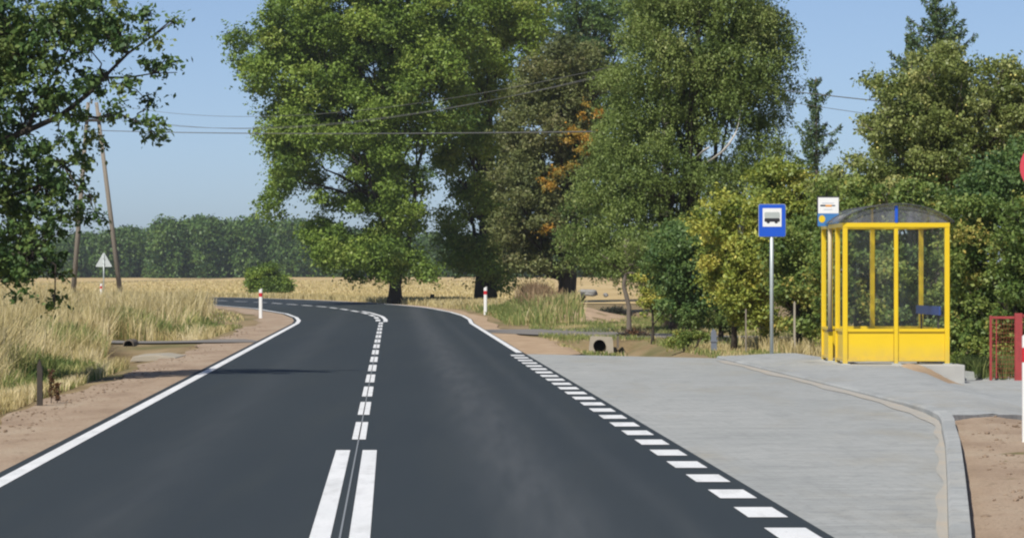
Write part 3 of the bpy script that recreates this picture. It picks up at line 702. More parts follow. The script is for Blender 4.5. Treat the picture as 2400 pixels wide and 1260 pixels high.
shrub('shrub', 1790, 79, 'tall fresh green shrub behind the blue sign with shoots against the sky', [(1800, 420, 34, 28), (1830, 400, 26, 24), (1860, 440, 40, 34), (1810, 480, 40, 40), (1770, 450, 24, 20), (1840, 520, 50, 40), (1900, 480, 40, 50), (1805, 385, 10, 12), (1740, 470, 24, 14)], 'lf_yellow', tbias=-0.12, nlimb=14)
shrub('shrub', 1870, 74, 'green shrub between the blue sign and the shelter, hiding a pale fence post', [(1830, 580, 40, 40), (1890, 560, 40, 50), (1850, 640, 40, 44), (1900, 650, 40, 50), (1830, 700, 24, 30), (1890, 730, 34, 44), (1910, 790, 24, 24), (1840, 760, 14, 20), (1880, 690, 40, 30), (1900, 770, 20, 20)], 'lf_hedge', nlimb=16)
shrub('shrub', 2010, 70.5, 'green hedge bush seen through the left panes of the shelter', [(1960, 520, 44, 50), (2030, 500, 50, 50), (1950, 620, 40, 50), (2010, 600, 44, 50), (2060, 600, 44, 60), (1960, 710, 40, 50), (2020, 700, 44, 50), (2070, 720, 40, 50), (1970, 800, 40, 30), (2040, 800, 50, 30), (1990, 450, 40, 30), (1940, 460, 30, 30)], 'lf_hedge', nlimb=18)
shrub('shrub', 2150, 70, 'green hedge bush seen through the right panes of the shelter', [(2110, 520, 50, 50), (2180, 500, 50, 50), (2110, 610, 44, 50), (2180, 600, 50, 50), (2120, 700, 44, 50), (2190, 700, 44, 50), (2130, 800, 50, 34), (2200, 790, 44, 44), (2090, 460, 44, 30), (2160, 450, 44, 30)], 'lf_hedge', tbias=-0.08, nlimb=18)
shrub('shrub', 2280, 67.5, 'dense hedge bush with yellowing leaves between the shelter and the red gate', [(2250, 570, 30, 44), (2300, 560, 50, 50), (2250, 640, 34, 44), (2310, 650, 50, 50), (2260, 730, 34, 50), (2310, 740, 40, 50), (2250, 820, 28, 40), (2290, 820, 30, 50), (2272, 862, 20, 20), (2300, 862, 22, 20), (2245, 490, 34, 30), (2300, 500, 44, 30)], 'lf_hedge', tbias=0.03, nlimb=18)
shrub('shrub', 2380, 66.5, 'hedge bush with yellowing leaves behind the red gate', [(2370, 560, 44, 50), (2420, 600, 40, 60), (2360, 650, 44, 50), (2420, 700, 40, 60), (2370, 740, 44, 50), (2360, 820, 40, 40), (2410, 810, 30, 50), (2380, 500, 40, 30), (2460, 640, 60, 90)], 'lf_hedge', nlimb=18)
# apple tree over the hedge
ta = [(2120, 240, 60, 50), (2180, 170, 50, 50), (2220, 130, 34, 30), (2080, 320, 50, 50), (2170, 280, 70, 60), (2260, 210, 60, 50), (2250, 300, 70, 60), (2340, 200, 50, 40), (2390, 220, 44, 50), (2340, 290, 60, 60), (2420, 300, 60, 60), (2070, 400, 50, 44), (2150, 380, 60, 50), (2240, 390, 60, 50), (2040, 420, 44, 30), (2330, 390, 60, 50), (2420, 400, 60, 50),
      (2010, 380, 24, 20), (2050, 270, 24, 20), (2040, 200, 14, 20), (2300, 160, 24, 20), (1960, 420, 50, 30), (2080, 460, 60, 30), (2060, 190, 16, 14), (2200, 450, 60, 30), (2370, 150, 24, 14), (1920, 440, 30, 20), (2480, 250, 50, 70)]
ra, Ba = tree('apple_tree', 2210, 76, 'broad fruit tree dotted with small yellow fruit, spreading above the shelter roof', 'tree', ta, M['lf_apple'], M['bark_grey'], (2215, 330), (0.16, 0.08), 1.6, 0.25, 0.21, 0.075, cover=1.3, nlimb=40, zmin=0.4, limb_r=0.12, lean=[(2200, 560)])
tdk = [(2300, 440, 50, 34), (2370, 450, 44, 50), (2420, 470, 40, 60), (2330, 500, 44, 34), (2260, 470, 34, 26), (2390, 380, 40, 50), (2340, 400, 40, 40)]
shrub('shrub', 2350, 71.5, 'dark glossy green bush under the fruit tree, above the red gate', tdk, 'lf_dark', tbias=0.05, nlimb=14, depth=0.8)
# fruit
bm = bmesh.new(); bmesh.ops.create_icosphere(bm, subdivisions=2, radius=0.024)
fme = bpy.data.meshes.new('fruit'); bm.to_mesh(fme); bm.free(); fme.materials.append(M['fruit']); fme.polygons.foreach_set('use_smooth', [True] * len(fme.polygons))
fb = sorted(list(Ba), key=lambda b: b[1])[:int(len(Ba) * 0.55)]
for k in range(98):
    b = random.choice(fb); d = unit(1)[0]; d[1] = -abs(d[1])
    o = bpy.data.objects.new('fruit', fme); COL.objects.link(o); o.parent = ra
    o.location = Vector((b[0] + d[0] * b[3], b[1] + d[1] * b[3] * 1.05, b[2] + d[2] * b[3] * 0.75)) - Vector(ra.location)
    s_ = random.uniform(0.75, 1.15); o.scale = (s_, s_, s_ * 0.92)

# spruces
def spruce(base_px, Y, top_py, rad_px, label, n=150, gap=0.15, zlow=0.0, trunk_r=0.12):
    x = (base_px - 1200) / F * Y; z0 = gz(x, Y) - .05; zt = P(0, top_py, Y).z; H = zt - z0; R = rad_px / F * Y
    root = thing('spruce_tree', (x, Y, z0), label, 'tree')
    bm = bmesh.new(); tube(bm, [(0, 0, 0), (0.03, 0, H * .5), (0, 0, H)], [trunk_r, trunk_r * .6, 0.012], 8)
    VV = []; TT = []
    for i in range(n):
        h = zlow + (1 - zlow) * (i / n) ** 0.85; h = min(h, 0.985)
        ang = i * 2.399 + random.uniform(-.3, .3); ln = R * (1 - h) ** 0.62 * random.uniform(0.3, 1.35) + 0.03
        if random.random() < gap: continue
        d = Vector((math.cos(ang), math.sin(ang), 0)); zc = H * h
        pts = [d * ln * t + Vector((0, 0, zc - 0.22 * ln * math.sin(t * 2.2) * (1.2 - h) + 0.5 * ln * t * t)) for t in (0, .33, .66, 1)]
        tube(bm, pts, [0.022, 0.016, 0.01, 0.004], 5)
        m = int(125 * ln / 0.8) + 7
        t = RNG.random(m) ** 0.8
        pc = np.array([np.interp(t, (0, .33, .66, 1), [p[k] for p in pts]) for k in range(3)]).T
        wdt = (0.115 * (1.15 - t) + 0.018) * min(1, ln / .5)
        side_ = np.array([-d.y, d.x, 0])
        C = pc + side_ * (RNG.normal(0, 1, m) * wdt)[:, None] + np.stack([0 * t, 0 * t, -np.abs(RNG.normal(0, .09, m))], 1)
        v, tt = leaf_quads(C, 0.13, np.clip(RNG.normal(.45, .2, m), 0, 1), 0.3, 0.2, 0.6); VV.append(v); TT.append(tt)
    bmobj('trunk', bm, M['bark_grey'], root, smooth=True)
    V = np.concatenate(VV); quads('crown', V, len(V), M['lf_spruce'], root, np.concatenate(TT))
spruce(2195, 96, -20, 230, 'tall spruce whose narrow tip rises above the fruit tree', n=190, gap=0.12)
spruce(1912, 112, 180, 125, 'ragged small spruce standing alone against the sky between birch and fruit tree', n=150, gap=0.3)
spruce(2135, 99, 70, 130, 'shorter spruce leaning on the left of the tall one behind the fruit tree', n=120, gap=0.25)

# round bush beyond the bend
shrub('round_bush', 630, 238, 'round dark green bush alone at the edge of the stubble field beyond the bend', [(615, 650, 26, 24), (640, 665, 34, 22), (610, 675, 26, 14), (660, 680, 20, 12), (625, 630, 16, 12), (600, 655, 20, 26), (630, 645, 26, 24), (655, 668, 24, 20), (625, 678, 40, 14)], 'lf_big', depth=1.2, br=0.40, dens=0.55, leaf=0.13, nlimb=5, tbias=-0.15)

# ------------------------------------------------------------------ oak leaning in from the left
Yo = 55
oak = [(60, 50, 100, 70), (180, 40, 80, 50), (250, 40, 50, 50), (20, 150, 70, 60), (110, 130, 50, 40), (-40, 100, 80, 120), (290, 40, 30, 30), (340, 20, 10, 12), (270, 90, 30, 24), (310, 110, 26, 20), (200, 90, 50, 40),
       (50, 210, 44, 40), (190, 190, 44, 26), (235, 195, 26, 26), (140, 220, 40, 30), (10, 260, 44, 50), (130, 250, 50, 24), (170, 270, 30, 20), (60, 270, 34, 30), (345, 85, 12, 14), (330, 150, 16, 12), (375, 110, 10, 10), (400, 50, 12, 10), (345, 40, 10, 10), (290, 190, 12, 9),
       (365, 165, 12, 10), (405, 165, 13, 9), (395, 145, 9, 8), (320, 205, 9, 7), (340, 235, 9, 8), (300, 215, 9, 6), (260, 265, 16, 9), (285, 262, 9, 8), (350, 290, 12, 9), (375, 315, 12, 10), (385, 330, 9, 6), (340, 315, 7, 7), (310, 282, 8, 6),
       (30, 340, 44, 26), (110, 355, 50, 26), (190, 330, 44, 20), (240, 335, 14, 12), (20, 400, 50, 44), (110, 400, 50, 34), (190, 370, 26, 24), (50, 470, 60, 44), (140, 460, 50, 40), (200, 440, 16, 30), (30, 530, 50, 40), (110, 520, 46, 34), (180, 500, 40, 24), (225, 510, 20, 14),
       (40, 600, 60, 40), (110, 600, 30, 30), (70, 650, 44, 24), (120, 640, 20, 20), (165, 640, 14, 10), (60, 570, 50, 40), (85, 690, 10, 18), (125, 690, 9, 26), (128, 725, 5, 10), (20, 660, 20, 14), (3, 700, 8, 6), (-60, 300, 60, 200), (-60, 520, 50, 120)]
xo = -9.6
ro = thing('oak_tree', (xo, Yo, gz(xo, Yo) - .1), 'oak leaning in from the left edge with sparse dark branches against the sky', 'tree')
Bo = boughs(oak, Yo, 1.15, 0.19, 0.165, cx=-60, rx=520)
bm = bmesh.new(); lo = Vector(ro.location)
def PL(seq, Y=Yo): return [P(a, b, Y + c) - lo for a, b, c in seq]
tube(bm, [Vector((0, 0, 0)), Vector((0.05, 0, 1.2)), Vector((0.1, .1, 2.6)), Vector((0.2, 0.1, 4.5)), Vector((0.1, 0, 7.0))], [0.42, 0.30, 0.27, 0.2, 0.1], 12)
for seq, r0 in (([(-340, 470, 0), (-150, 400, -.3), (0, 332, -.4), (60, 308, -.4), (140, 272, -.3), (205, 222, -.2), (245, 180, -.1), (300, 125, 0), (350, 90, .1), (405, 45, .1)], 0.06),
                ([(-340, 300, 0), (-120, 230, .3), (0, 180, .3), (50, 120, .3), (100, 85, .2), (150, 40, .1), (200, -10, 0)], 0.055),
                ([(-340, 640, 0), (-150, 560, .2), (0, 470, .2), (100, 430, .1), (190, 350, 0)], 0.06),
                ([(-340, 700, 0), (-150, 640, -.3), (0, 600, -.4), (80, 590, -.4), (130, 620, -.4), (128, 720, -.4)], 0.045),
                ([(150, 268, -.3), (230, 276, -.2), (270, 262, -.2), (310, 280, -.2), (350, 300, -.1), (385, 332, 0)], 0.022),
                ([(245, 182, -.1), (300, 182, 0), (360, 172, 0), (415, 170, 0)], 0.02),
                ([(285, 200, -.1), (320, 210, 0), (345, 238, 0)], 0.012), ([(60, 308, -.4), (110, 200, 0), (170, 100, .2), (230, 40, .3)], 0.03), ([(245, 275, -.2), (290, 262, 0)], .01)):
    pts = PL(seq); n = len(pts)
    tube(bm, pts, [max(0.006, r0 * (1 - 0.85 * i / (n - 1))) for i in range(n)], 8)
sel = list(range(len(Bo))); random.shuffle(sel)
hubs = [P(a, b, Yo) for a, b in ((0, 332), (60, 308), (140, 272), (205, 222), (245, 180), (300, 125), (50, 120), (100, 85), (0, 180), (0, 470), (100, 430), (150, 390), (80, 590), (130, 640), (0, 600), (128, 690), (310, 280), (360, 172), (350, 90), (350, 300))]
for i in sel[:240]:
    e = Vector(Bo[i][:3]); h = min(hubs, key=lambda q: (q - e).length)
    tube(bm, [p - lo for p in limb_pts(h, e, 5, -0.05, 0.07)], [0.016, 0.014, 0.011, 0.009, 0.007, 0.004], 5)
bmobj('trunk', bm, M['bark_dark'], ro, smooth=True)
crown_mesh('crown', Bo, M['lf_oak'], ro, 0.088, 0.75, squash=0.8, up=0.5, aspect=0.6, shell=0.2)

# ------------------------------------------------------------------ forest far across the field
def forest():
    VV = []; TT = []; Yf = 700
    prof_x = [-400, 0, 100, 160, 200, 250, 300, 340, 360, 380, 430, 480, 540, 600, 680, 760, 860, 960, 1060, 1200, 1500, 2700]
    prof_y = [560, 560, 562, 545, 540, 526, 520, 528, 546, 508, 494, 490, 500, 494, 498, 520, 530, 540, 545, 550, 555, 560]
    for k in range(620):
        px = random.uniform(-500, 1600); Y = Yf + random.uniform(0, 60) + (25 if px < 360 else 0); s = Y / F
        ty = np.interp(px, prof_x, prof_y) + random.uniform(-2, 26) + 7 * math.sin(px * .045) * math.sin(px * .017 + 1); ctop = P(px, ty, Y)
        g = float(terrain(ctop.x, Y)); h = ctop.z - g
        for q in range(5):
            f = (q + .5) / 5; r = random.uniform(1.1, 2.6) * (1.15 - 0.4 * f)
            c = np.array([ctop.x + random.uniform(-1.5, 1.5), Y + random.uniform(-2, 2) - 2 * (1 - f), g + h * f - (r * .6 if f > .8 else 0)])
            n = 130; d = unit(n); C = c + d * (r * RNG.uniform(.6, 1.15, n))[:, None] * np.array([1, 1, 0.95])
            v, t = leaf_quads(C, 0.60, np.clip(RNG.normal(random.gauss(.45, .17), .12, n), 0, 1), 0.7, 0.4, 0, d); VV.append(v); TT.append(t)
    V = np.concatenate(VV); return quads('forest', V, len(V), M['lf_forest'], None, np.concatenate(TT))
tag(forest(), kind='stuff')

# ------------------------------------------------------------------ grass and weeds
def blades(name, X, Y, h, w, mat, tint, lean=0.34, zf=terrain):
    n = len(X); Z = zf(X, Y)
    ang = RNG.uniform(0, 2 * np.pi, n); hh = h * RNG.uniform(0.5, 1.15, n)
    dx = np.cos(ang); dy = np.sin(ang)
    la = RNG.uniform(0, 2 * np.pi, n); ll = hh * RNG.normal(0, lean, n) + .08 * hh * np.sin(X * 2.3 + Y * .5)
    b = np.stack([X, Y, Z - 0.02], 1); wv = np.stack([dx, dy, 0 * dx], 1) * (w / 2)[:, None]
    m = b + np.stack([np.cos(la) * ll * .35, np.sin(la) * ll * .35, hh * .6], 1)
    t = b + np.stack([np.cos(la) * ll, np.sin(la) * ll, hh], 1)
    Q1 = np.stack([b - wv * .6, b + wv * .6, m + wv, m - wv], 1); Q2 = np.stack([m - wv, m + wv, t + wv * .25, t - wv * .25], 1)
    V = np.concatenate([Q1, Q2], 0); return quads(name, V, 2 * n, mat, None, np.concatenate([tint, tint]))
def patchy(X, Y, s=0.35, seed=0.0):
    u = X - RD * Y
    return 0.5 + 0.22 * np.sin(u * 2.1 * s * 3 + seed + 1.3 * np.sin(Y * .21)) + 0.22 * np.sin(Y * 0.33 * s * 3 + seed * 2 + np.sin(u * 1.7)) + RNG.normal(0, .08, len(X))
def sampY(n, a, b): return 1 / RNG.uniform(1 / b, 1 / a, n)
# left bank
n = 250000
Y = sampY(n, 30, 150); wdt = 3 + Y * 0.085
u = -4.35 - RNG.random(n) ** 1.15 * wdt
X = RD * Y + u
edge = XL(Y) - 1.25 - 0.2 * np.sin(Y * .7)
ok = (X < edge) & ~((np.abs(Y - 85.5) < 2.4) & (u > -9.0)) & ~((Y > 64) & (Y < 84) & (u > -4.9 - (Y - 64) * .06)) 
ok &= ~((Y > 112) & (u > -6.0 - 0.02 * (Y - 112)))
X, Y, u = X[ok], Y[ok], u[ok]
g = patchy(X, Y, .35, .4)
green = ((gauss(u, Y, -4.9, 51, .6, 4) * .8 + gauss(u, Y, -5.2, 60, .7, 5) + gauss(u, Y, -6.3, 73, .7, 6) + gauss(u, Y, -6.6, 95, 1.4, 6) * .9 + gauss(u, Y, -5.0, 108, .9, 8)) * 1.2 + (g - .5) * .8 + RNG.normal(0, .22, len(X))) > 0.52
hfac = np.clip((-u - 4.2) / 1.8, 0.25, 1.0)
hh = 0.85 * hfac * (0.75 + 0.5 * patchy(X, Y, .5, 2.2))
wv = (0.0055 + Y * 0.00013) * RNG.uniform(.5, 1.5, len(X))
for nm, mk, mt, hs in (('dry_grass', ~green, 'grass_dry', 1.0), ('green_weeds', green, 'grass_green', 0.72)):
    tt = np.clip(patchy(X[mk], Y[mk], .9, 3.1) + .25 * np.sin(X[mk] * 7 + Y[mk] * .9) * np.sin(Y[mk] * 2.3) + RNG.normal(0, .16, mk.sum()), 0, 1)
    tag(blades(nm, X[mk], Y[mk], hh[mk] * hs, wv[mk] * (1 if nm == 'dry_grass' else 1.5), M[mt], tt), kind='stuff')
# far left verge inside the bend
n = 26000
Y = RNG.uniform(118, 225, n); d = RNG.random(n) ** 0.9 * 20
X = XL(Y) - 1.6 - d; ok = (X / Y * F + 1200 > -60); X, Y, d = X[ok], Y[ok], d[ok]
hh = 0.16 + 0.55 * sstep(2.5, 7, d); gr = (RNG.random(len(X)) + (Y < 150) * .3 * (d < 4) > 0.85)
tag(blades('dry_grass', X[~gr], Y[~gr], hh[~gr], np.full((~gr).sum(), .045), M['grass_dry'], np.clip(RNG.normal(.5, .2, (~gr).sum()), 0, 1)), kind='stuff')
tag(blades('green_weeds', X[gr], Y[gr], hh[gr] * .7, np.full(gr.sum(), .05), M['grass_green'], np.clip(RNG.normal(.4, .2, gr.sum()), 0, 1)), kind='stuff')
# outer verge: edge of the field, foot of the big tree, grassy mound
n = 16000
Y = RNG.uniform(150, 236, n); X = XR(Y) + 0.7 + RNG.random(n) * 5
tag(blades('dry_grass', X, Y, np.full(n, .30), np.full(n, .045), M['grass_dry'], np.clip(RNG.normal(.45, .2, n), 0, 1)), kind='stuff')
n = 22000
X = RNG.normal(0.5, .85, n); Y = RNG.normal(133, 9, n); ok = (Y > 112) & (X > XR(Y) + .9) & (X < 2.2); X, Y = X[ok], Y[ok]
gg = RNG.random(len(X)) < 0.72
tag(blades('green_weeds', X[gg], Y[gg], np.full(gg.sum(), .55) * (0.45 + .55 * sstep(-.6, .9, X[gg])), np.full(gg.sum(), .035), M['grass_green'], np.clip(RNG.normal(.45, .2, gg.sum()), 0, 1)), kind='stuff')
tag(blades('dry_grass', X[~gg], Y[~gg], np.full((~gg).sum(), .62) * (0.3 + .7 * sstep(-.4, 1.0, X[~gg])), np.full((~gg).sum(), .03), M['grass_dry'], np.clip(RNG.normal(.4, .2, (~gg).sum()), 0, 1)), kind='stuff')
n = 1600; X = RNG.normal(.95, .35, n); Y = RNG.normal(134, 5, n)
tag(blades('seed_heads', X, Y, np.full(n, .80), np.full(n, .035), leafmat('brown_stems', [(0, (.20, .13, .07)), (1, (.36, .25, .14))]), RNG.random(n)), kind='stuff')
# right: strip behind the bay, ditch banks, garden ground under the trees
n = 42000
px = RNG.uniform(1240, 2000, n); Y = RNG.uniform(68.5, 128, n); X = (px - 1200) / F * Y; u = X - RD * Y
sr = np.interp(X, [-0.95, .6, 2, 3.8, 7, 16], [103, 99, 95, 91.5, 89, 87])
ok = (gauss(X, Y, 2.2, 122, 1.5, 6.5) < .4) & (np.abs(Y - sr) > 2.6 + 1.8 * np.clip(1.5 - X, 0, 2)) & (u > 3.6) & ~((Y < 88) & (np.abs(u - 5.1) < .75)) & (Y > 68.2 + np.clip(6.0 - u, 0, 4) * 1.3)
X, Y, u = X[ok], Y[ok], u[ok]; front = (Y < 80) & (u > 7.2)
gg = patchy(X, Y, .6, 5) + (Y > 88) * .12 - front * .5 > .52
h0 = np.where(front, .32, .12)
tag(blades('dry_grass', X[~gg], Y[~gg], h0[~gg], np.full((~gg).sum(), .018), M['grass_dry'], np.clip(RNG.normal(.4, .22, (~gg).sum()), 0, 1)), kind='stuff')
tag(blades('green_weeds', X[gg], Y[gg], h0[gg], np.full(gg.sum(), .022), M['grass_green'], np.clip(RNG.normal(.5, .22, gg.sum()), 0, 1)), kind='stuff')
# clods and pebbles on the bare soil
def clods(name, pts, smin, smax, mat):
    bm0 = bmesh.new(); bmesh.ops.create_icosphere(bm0, subdivisions=1, radius=1); bv = np.array([v.co[:] for v in bm0.verts]); bf = np.array([[v.index for v in f.verts] for f in bm0.faces]); bm0.free()
    V = []; Fq = []
    for i, (x, y, z) in enumerate(pts):
        sc = smin + (smax - smin) * random.random() ** 3
        c = bv * (1 + RNG.normal(0, .16, bv.shape)) * sc * np.array([random.uniform(.8, 1.5), random.uniform(.8, 1.5), .6]) + (x, y, z + sc * .2)
        V.append(c); Fq.append(bf + i * len(bv))
    me = bpy.data.meshes.new(name); me.from_pydata(np.concatenate(V).tolist(), [], np.concatenate(Fq).tolist()); return tag(link(name, me, mat), kind='stuff')
pts = []
for _ in range(900):
    y = random.uniform(18, 40); x = float(KX(y)) + .2 + random.random() ** 0.8 * 2.2
    if x / y * F + 1200 < 2440: pts.append((x, y, gz(x, y) + .012 + 0.02 * math.sin(x * 3.1 + y) * math.sin(y * 1.7)))
M['clod'] = simple('dry_clod', (0.25, 0.185, 0.13), .95, var=.3, scale=9)
clods('soil_clods', pts, .005, .034, M['clod'])
pts = []
for _ in range(900):
    y = 1 / random.uniform(1 / 110, 1 / 34); x = float(XL(y)) - .12 - random.random() * 1.05; pts.append((x, y, float(zbank(x, y)) - .025))
clods('verge_pebbles', pts, .006, .022, M['clod'])
# weeds by the gate
n = 5000
Y = RNG.uniform(61.2, 64.0, n); X = RNG.uniform(7.4, 9.3, n)
tag(blades('green_weeds', X, Y, np.full(n, .38), np.full(n, .02), M['grass_green'], np.clip(RNG.normal(.3, .15, n), 0, 1)), kind='stuff')
# stubble on the field edge
n = 30000
Y = sampY(n, 205, 520); X = (RNG.uniform(-20, 1300, n) - 1200) / F * Y; ye = np.interp(X, [-60, -48, -27, -19, -13, -8, -3, 3], [262, 256, 241, 230, 214, 194, 178, 172]); ok = Y > ye + 2; X, Y = X[ok], Y[ok]
tag(blades('dry_grass', X, Y, np.full(len(X), .22), .03 + Y * .0002, M['grass_dry'], np.clip(RNG.normal(.5, .2, len(X)), 0, 1)), kind='stuff')

Ym = np.arange(114.5, 130, 0.4); tag(strip('earth_mound', Ym, lambda y: 2.2 - 1.55 * math.sqrt(max(0, 1 - ((y - 122) / 7.6) ** 2)) + .12 * math.sin(y * 2.1), lambda y: 2.2 + 1.6 * math.sqrt(max(0, 1 - ((y - 122) / 7.6) ** 2)) + .15 * math.sin(y * 1.7), lambda x, y: float(terrain(x, y)) + .02 + .035 * math.sin(x * 5 + y) * math.sin(y * 1.3), M['sand'], 14), kind='structure')
#OBJECTS
# ------------------------------------------------------------------ delineator posts
def delineator(loc, label, face=0.0):
    root = thing('delineator_post', loc, label, 'road post', 'white delineator posts with a red band', face)
    def body(z0, z1, s0=1.0):
        bm = bmesh.new(); prev = None
        for z in (z0, z1):
            w = 0.060; d = 0.048
            ring = []
            for k in range(16):
                a = 2 * math.pi * k / 16; c, s_ = math.cos(a), math.sin(a)
                ring.append(bm.verts.new((w * np.sign(c) * abs(c) ** .7 * s0, d * np.sign(s_) * abs(s_) ** .8 * s0, z)))
            if prev:
                for k in range(16): bm.faces.new((prev[k], prev[(k + 1) % 16], ring[(k + 1) % 16], ring[k]))
            else: bm.faces.new(ring[::-1])
            prev = ring
        bm.faces.new(prev); return bm
    bmobj('post_body', body(-.05, .70), M['white'], root, smooth=False)
    bmobj('red_band', body(.70, .83, 1.03), M['red'], root)
    bm = body(.83, .93)
    for v in bm.verts:
        if v.co.z > .92: v.co.z += (v.co.x + .06) * 0.55
    bmobj('post_top', bm, M['white'], root)
    return root
p = P(611, 743, 131); delineator((p.x, 131, 0), 'delineator post on the sandy inner verge of the bend, left of the road')
p = P(1138, 734, 142 * .96); delineator((p.x, 136, gz(p.x, 136) + 0.02), 'delineator post at the grassy outer verge where the road starts to bend')
p = P(237, 700, 200); delineator((p.x, 200, .0), 'delineator post far left in dry grass beside the triangular sign')
p = P(2411, 1035, 34.4); delineator((p.x, 34.4, gz(p.x, 34.4) + .02), 'large near delineator post cut by the right edge, on bare soil')

# triangular warning sign seen from behind
p = P(243, 700, 204); root = thing('warning_sign', (p.x, 204, 0), 'triangular warning sign seen from its bare grey back beside the far pole', 'road sign')
bm = bmesh.new(); tube(bm, [(0, 0, 0), (0, 0, 2.5)], 0.032, 10); bmobj('pole', bm, M['zinc'], root, smooth=True)
bm = bmesh.new(); prism(bm, [(-.40, 1.84), (.40, 1.84), (.43, 1.88), (.035, 2.58), (-.035, 2.58), (-.43, 1.88)], 0.036, 0.05); bmobj('plate', bm, M['signback'], root)
bm = bmesh.new(); bx(bm, -.05, .05, -.04, .036, 2.0, 2.03); bmobj('clamp', bm, M['zinc'], root); bm = bmesh.new(); bx(bm, -.05, .05, -.04, .036, 2.28, 2.31); bmobj('clamp', bm, M['zinc'], root)

# round red-rimmed sign at the right edge
p = P(2453, 392, 46); gx = p.x; root = thing('round_sign', (gx, 46, gz(gx, 46)), 'round red-rimmed sign just entering at the right edge above the gate', 'road sign')
zc = p.z - gz(gx, 46)
bm = bmesh.new(); tube(bm, [(0, 0.03, 0), (0, 0.03, zc + .3)], 0.03, 10); bmobj('pole', bm, M['zinc'], root, smooth=True)
def disc(bm, r0, r1, y0, y1, z, n=40):
    for k in range(n):
        a, b = 2 * math.pi * k / n, 2 * math.pi * (k + 1) / n
        q = [(r * math.cos(t), y, z + r * math.sin(t)) for y in (y0, y1) for r, t in ((r1, a), (r1, b), (r0, b), (r0, a))]
        v = [bm.verts.new(c) for c in q]
        bm.faces.new(v[0:4]); bm.faces.new(v[4:8][::-1]); bm.faces.new((v[0], v[4], v[5], v[1]))
bm = bmesh.new(); disc(bm, .23, .32, -.006, 0, zc); bmobj('rim', bm, simple('faded_red_film', (0.62, 0.06, 0.09), .4), root)
bm = bmesh.new(); disc(bm, 0.001, .23, -.004, 0, zc); bmobj('face', bm, M['white'], root)

# blue bus stop sign
p = P(1809, 838, 68.2); root = thing('bus_stop_sign', (p.x, 68.2, -.02), 'blue bus stop sign with a white square on a galvanised pole beside dry grass', 'road sign')
s = 68.2 / F; zz = lambda py: (CAMZ - (py - 640) * s) + .02; xx = lambda px: (px - 1809.5) * s
bm = bmesh.new(); tube(bm, [(0, 0.03, 0), (0, 0.03, zz(485))], 0.034, 12); bmobj('pole', bm, M['zinc'], root, smooth=True)
def rrect(x0, x1, z0, z1, r, n=5):
    pts = []
    for cx, cz, a0 in ((x1 - r, z1 - r, 0), (x0 + r, z1 - r, 90), (x0 + r, z0 + r, 180), (x1 - r, z0 + r, 270)):
        for k in range(n + 1):
            a = math.radians(a0 + 90 * k / n); pts.append((cx + r * math.cos(a), cz + r * math.sin(a)))
    return pts
bm = bmesh.new(); prism(bm, rrect(xx(1779), xx(1841), zz(554), zz(479), .03), -.012, -.004); pl = bmobj('plate', bm, M['blue'], root)
bm = bmesh.new(); prism(bm, rrect(xx(1778), xx(1842), zz(555), zz(478), .034), -.004, 0.0); bmobj('rim', bm, M['greyfilm'], root)
bm = bmesh.new(); bx(bm, xx(1788), xx(1832), -.016, -.012, zz(531), zz(488)); wh = bmobj('white_square', bm, M['white'], pl)
def bus_picto(parent, x0, x1, z0, z1, y, body, glassm, dark):
    w = x1 - x0; h = z1 - z0
    bm = bmesh.new(); prism(bm, rrect(x0, x1, z0 + h * .45, z1, h * .12, 3), y - .003, y); bmobj('bus_windows', bm, glassm, parent)
    bm = bmesh.new(); prism(bm, rrect(x0, x1, z0 + h * .14, z0 + h * .45, h * .08, 3), y - .0035, y)
    for cx in (x0 + w * .24, x0 + w * .76):
        prism(bm, [(cx + .11 * w * math.cos(a), z0 + h * .15 + .11 * w * math.sin(a)) for a in [2 * math.pi * k / 14 for k in range(14)]], y - .006, y - .001)
    bmobj('bus_symbol', bm, dark, parent)
bus_picto(pl, xx(1792), xx(1828), zz(523), zz(497), -.0165, None, M['greyfilm'], M['black'])
bm = bmesh.new(); bx(bm, -.06, .06, 0, .062, zz(500), zz(496)); bmobj('clamp', bm, M['zinc'], root); bm = bmesh.new(); bx(bm, -.06, .06, 0, .062, zz(540), zz(536)); bmobj('clamp', bm, M['zinc'], root)

# ------------------------------------------------------------------ bus shelter
Y0 = 60.0; z0 = 0.08
xs0 = P(1980.5, 0, Y0).x; LW = (2220.5 - 1980.5) / F * Y0; LL = 2.95
sh = thing('bus_shelter', (xs0, Y0, z0), 'yellow framed glass bus shelter with an arched smoked roof', 'bus shelter', None, RANG)
HB = 1.5 + (640 - 522) / F * Y0 - z0        # beam top
SILL = 1.5 - (770 - 640) / F * Y0 - z0
def post(x, y, w=.07, h=None, zb=0.0, d=None):
    bm = bmesh.new(); d = d or w; bx(bm, x - w / 2, x + w / 2, y - d / 2, y + d / 2, zb, h or HB - .071); return bmobj('post', bm, M['yellow'], sh, bevel=.006)
ym = 1.0; yo_ = 2.0
for x, y in ((0, 0), (0, ym), (0, yo_), (0, LL), (LW / 2, 0), (LW, 0), (LW / 2, LL), (LW, LL)):
    post(x, y, .075 if (x, y) != (LW / 2, 0) else .062, zb=-.03 if x < LW else -.05)
def beam(x0, x1, y0, y1, z0_, z1, nm='beam', m='yellow'):
    bm = bmesh.new(); bx(bm, x0, x1, y0, y1, z0_, z1); return bmobj(nm, bm, M[m], sh, bevel=.004)
beam(-.04, LW + .04, -.042, .042, HB - .07, HB)
beam(-.04, LW + .04, LL - .042, LL + .042, HB - .07, HB)
beam(-.044, .044, .043, LL - .043, HB - .07, HB - .002)
beam(LW - .044, LW + .044, .043, LL - .043, HB - .07, HB - .002)
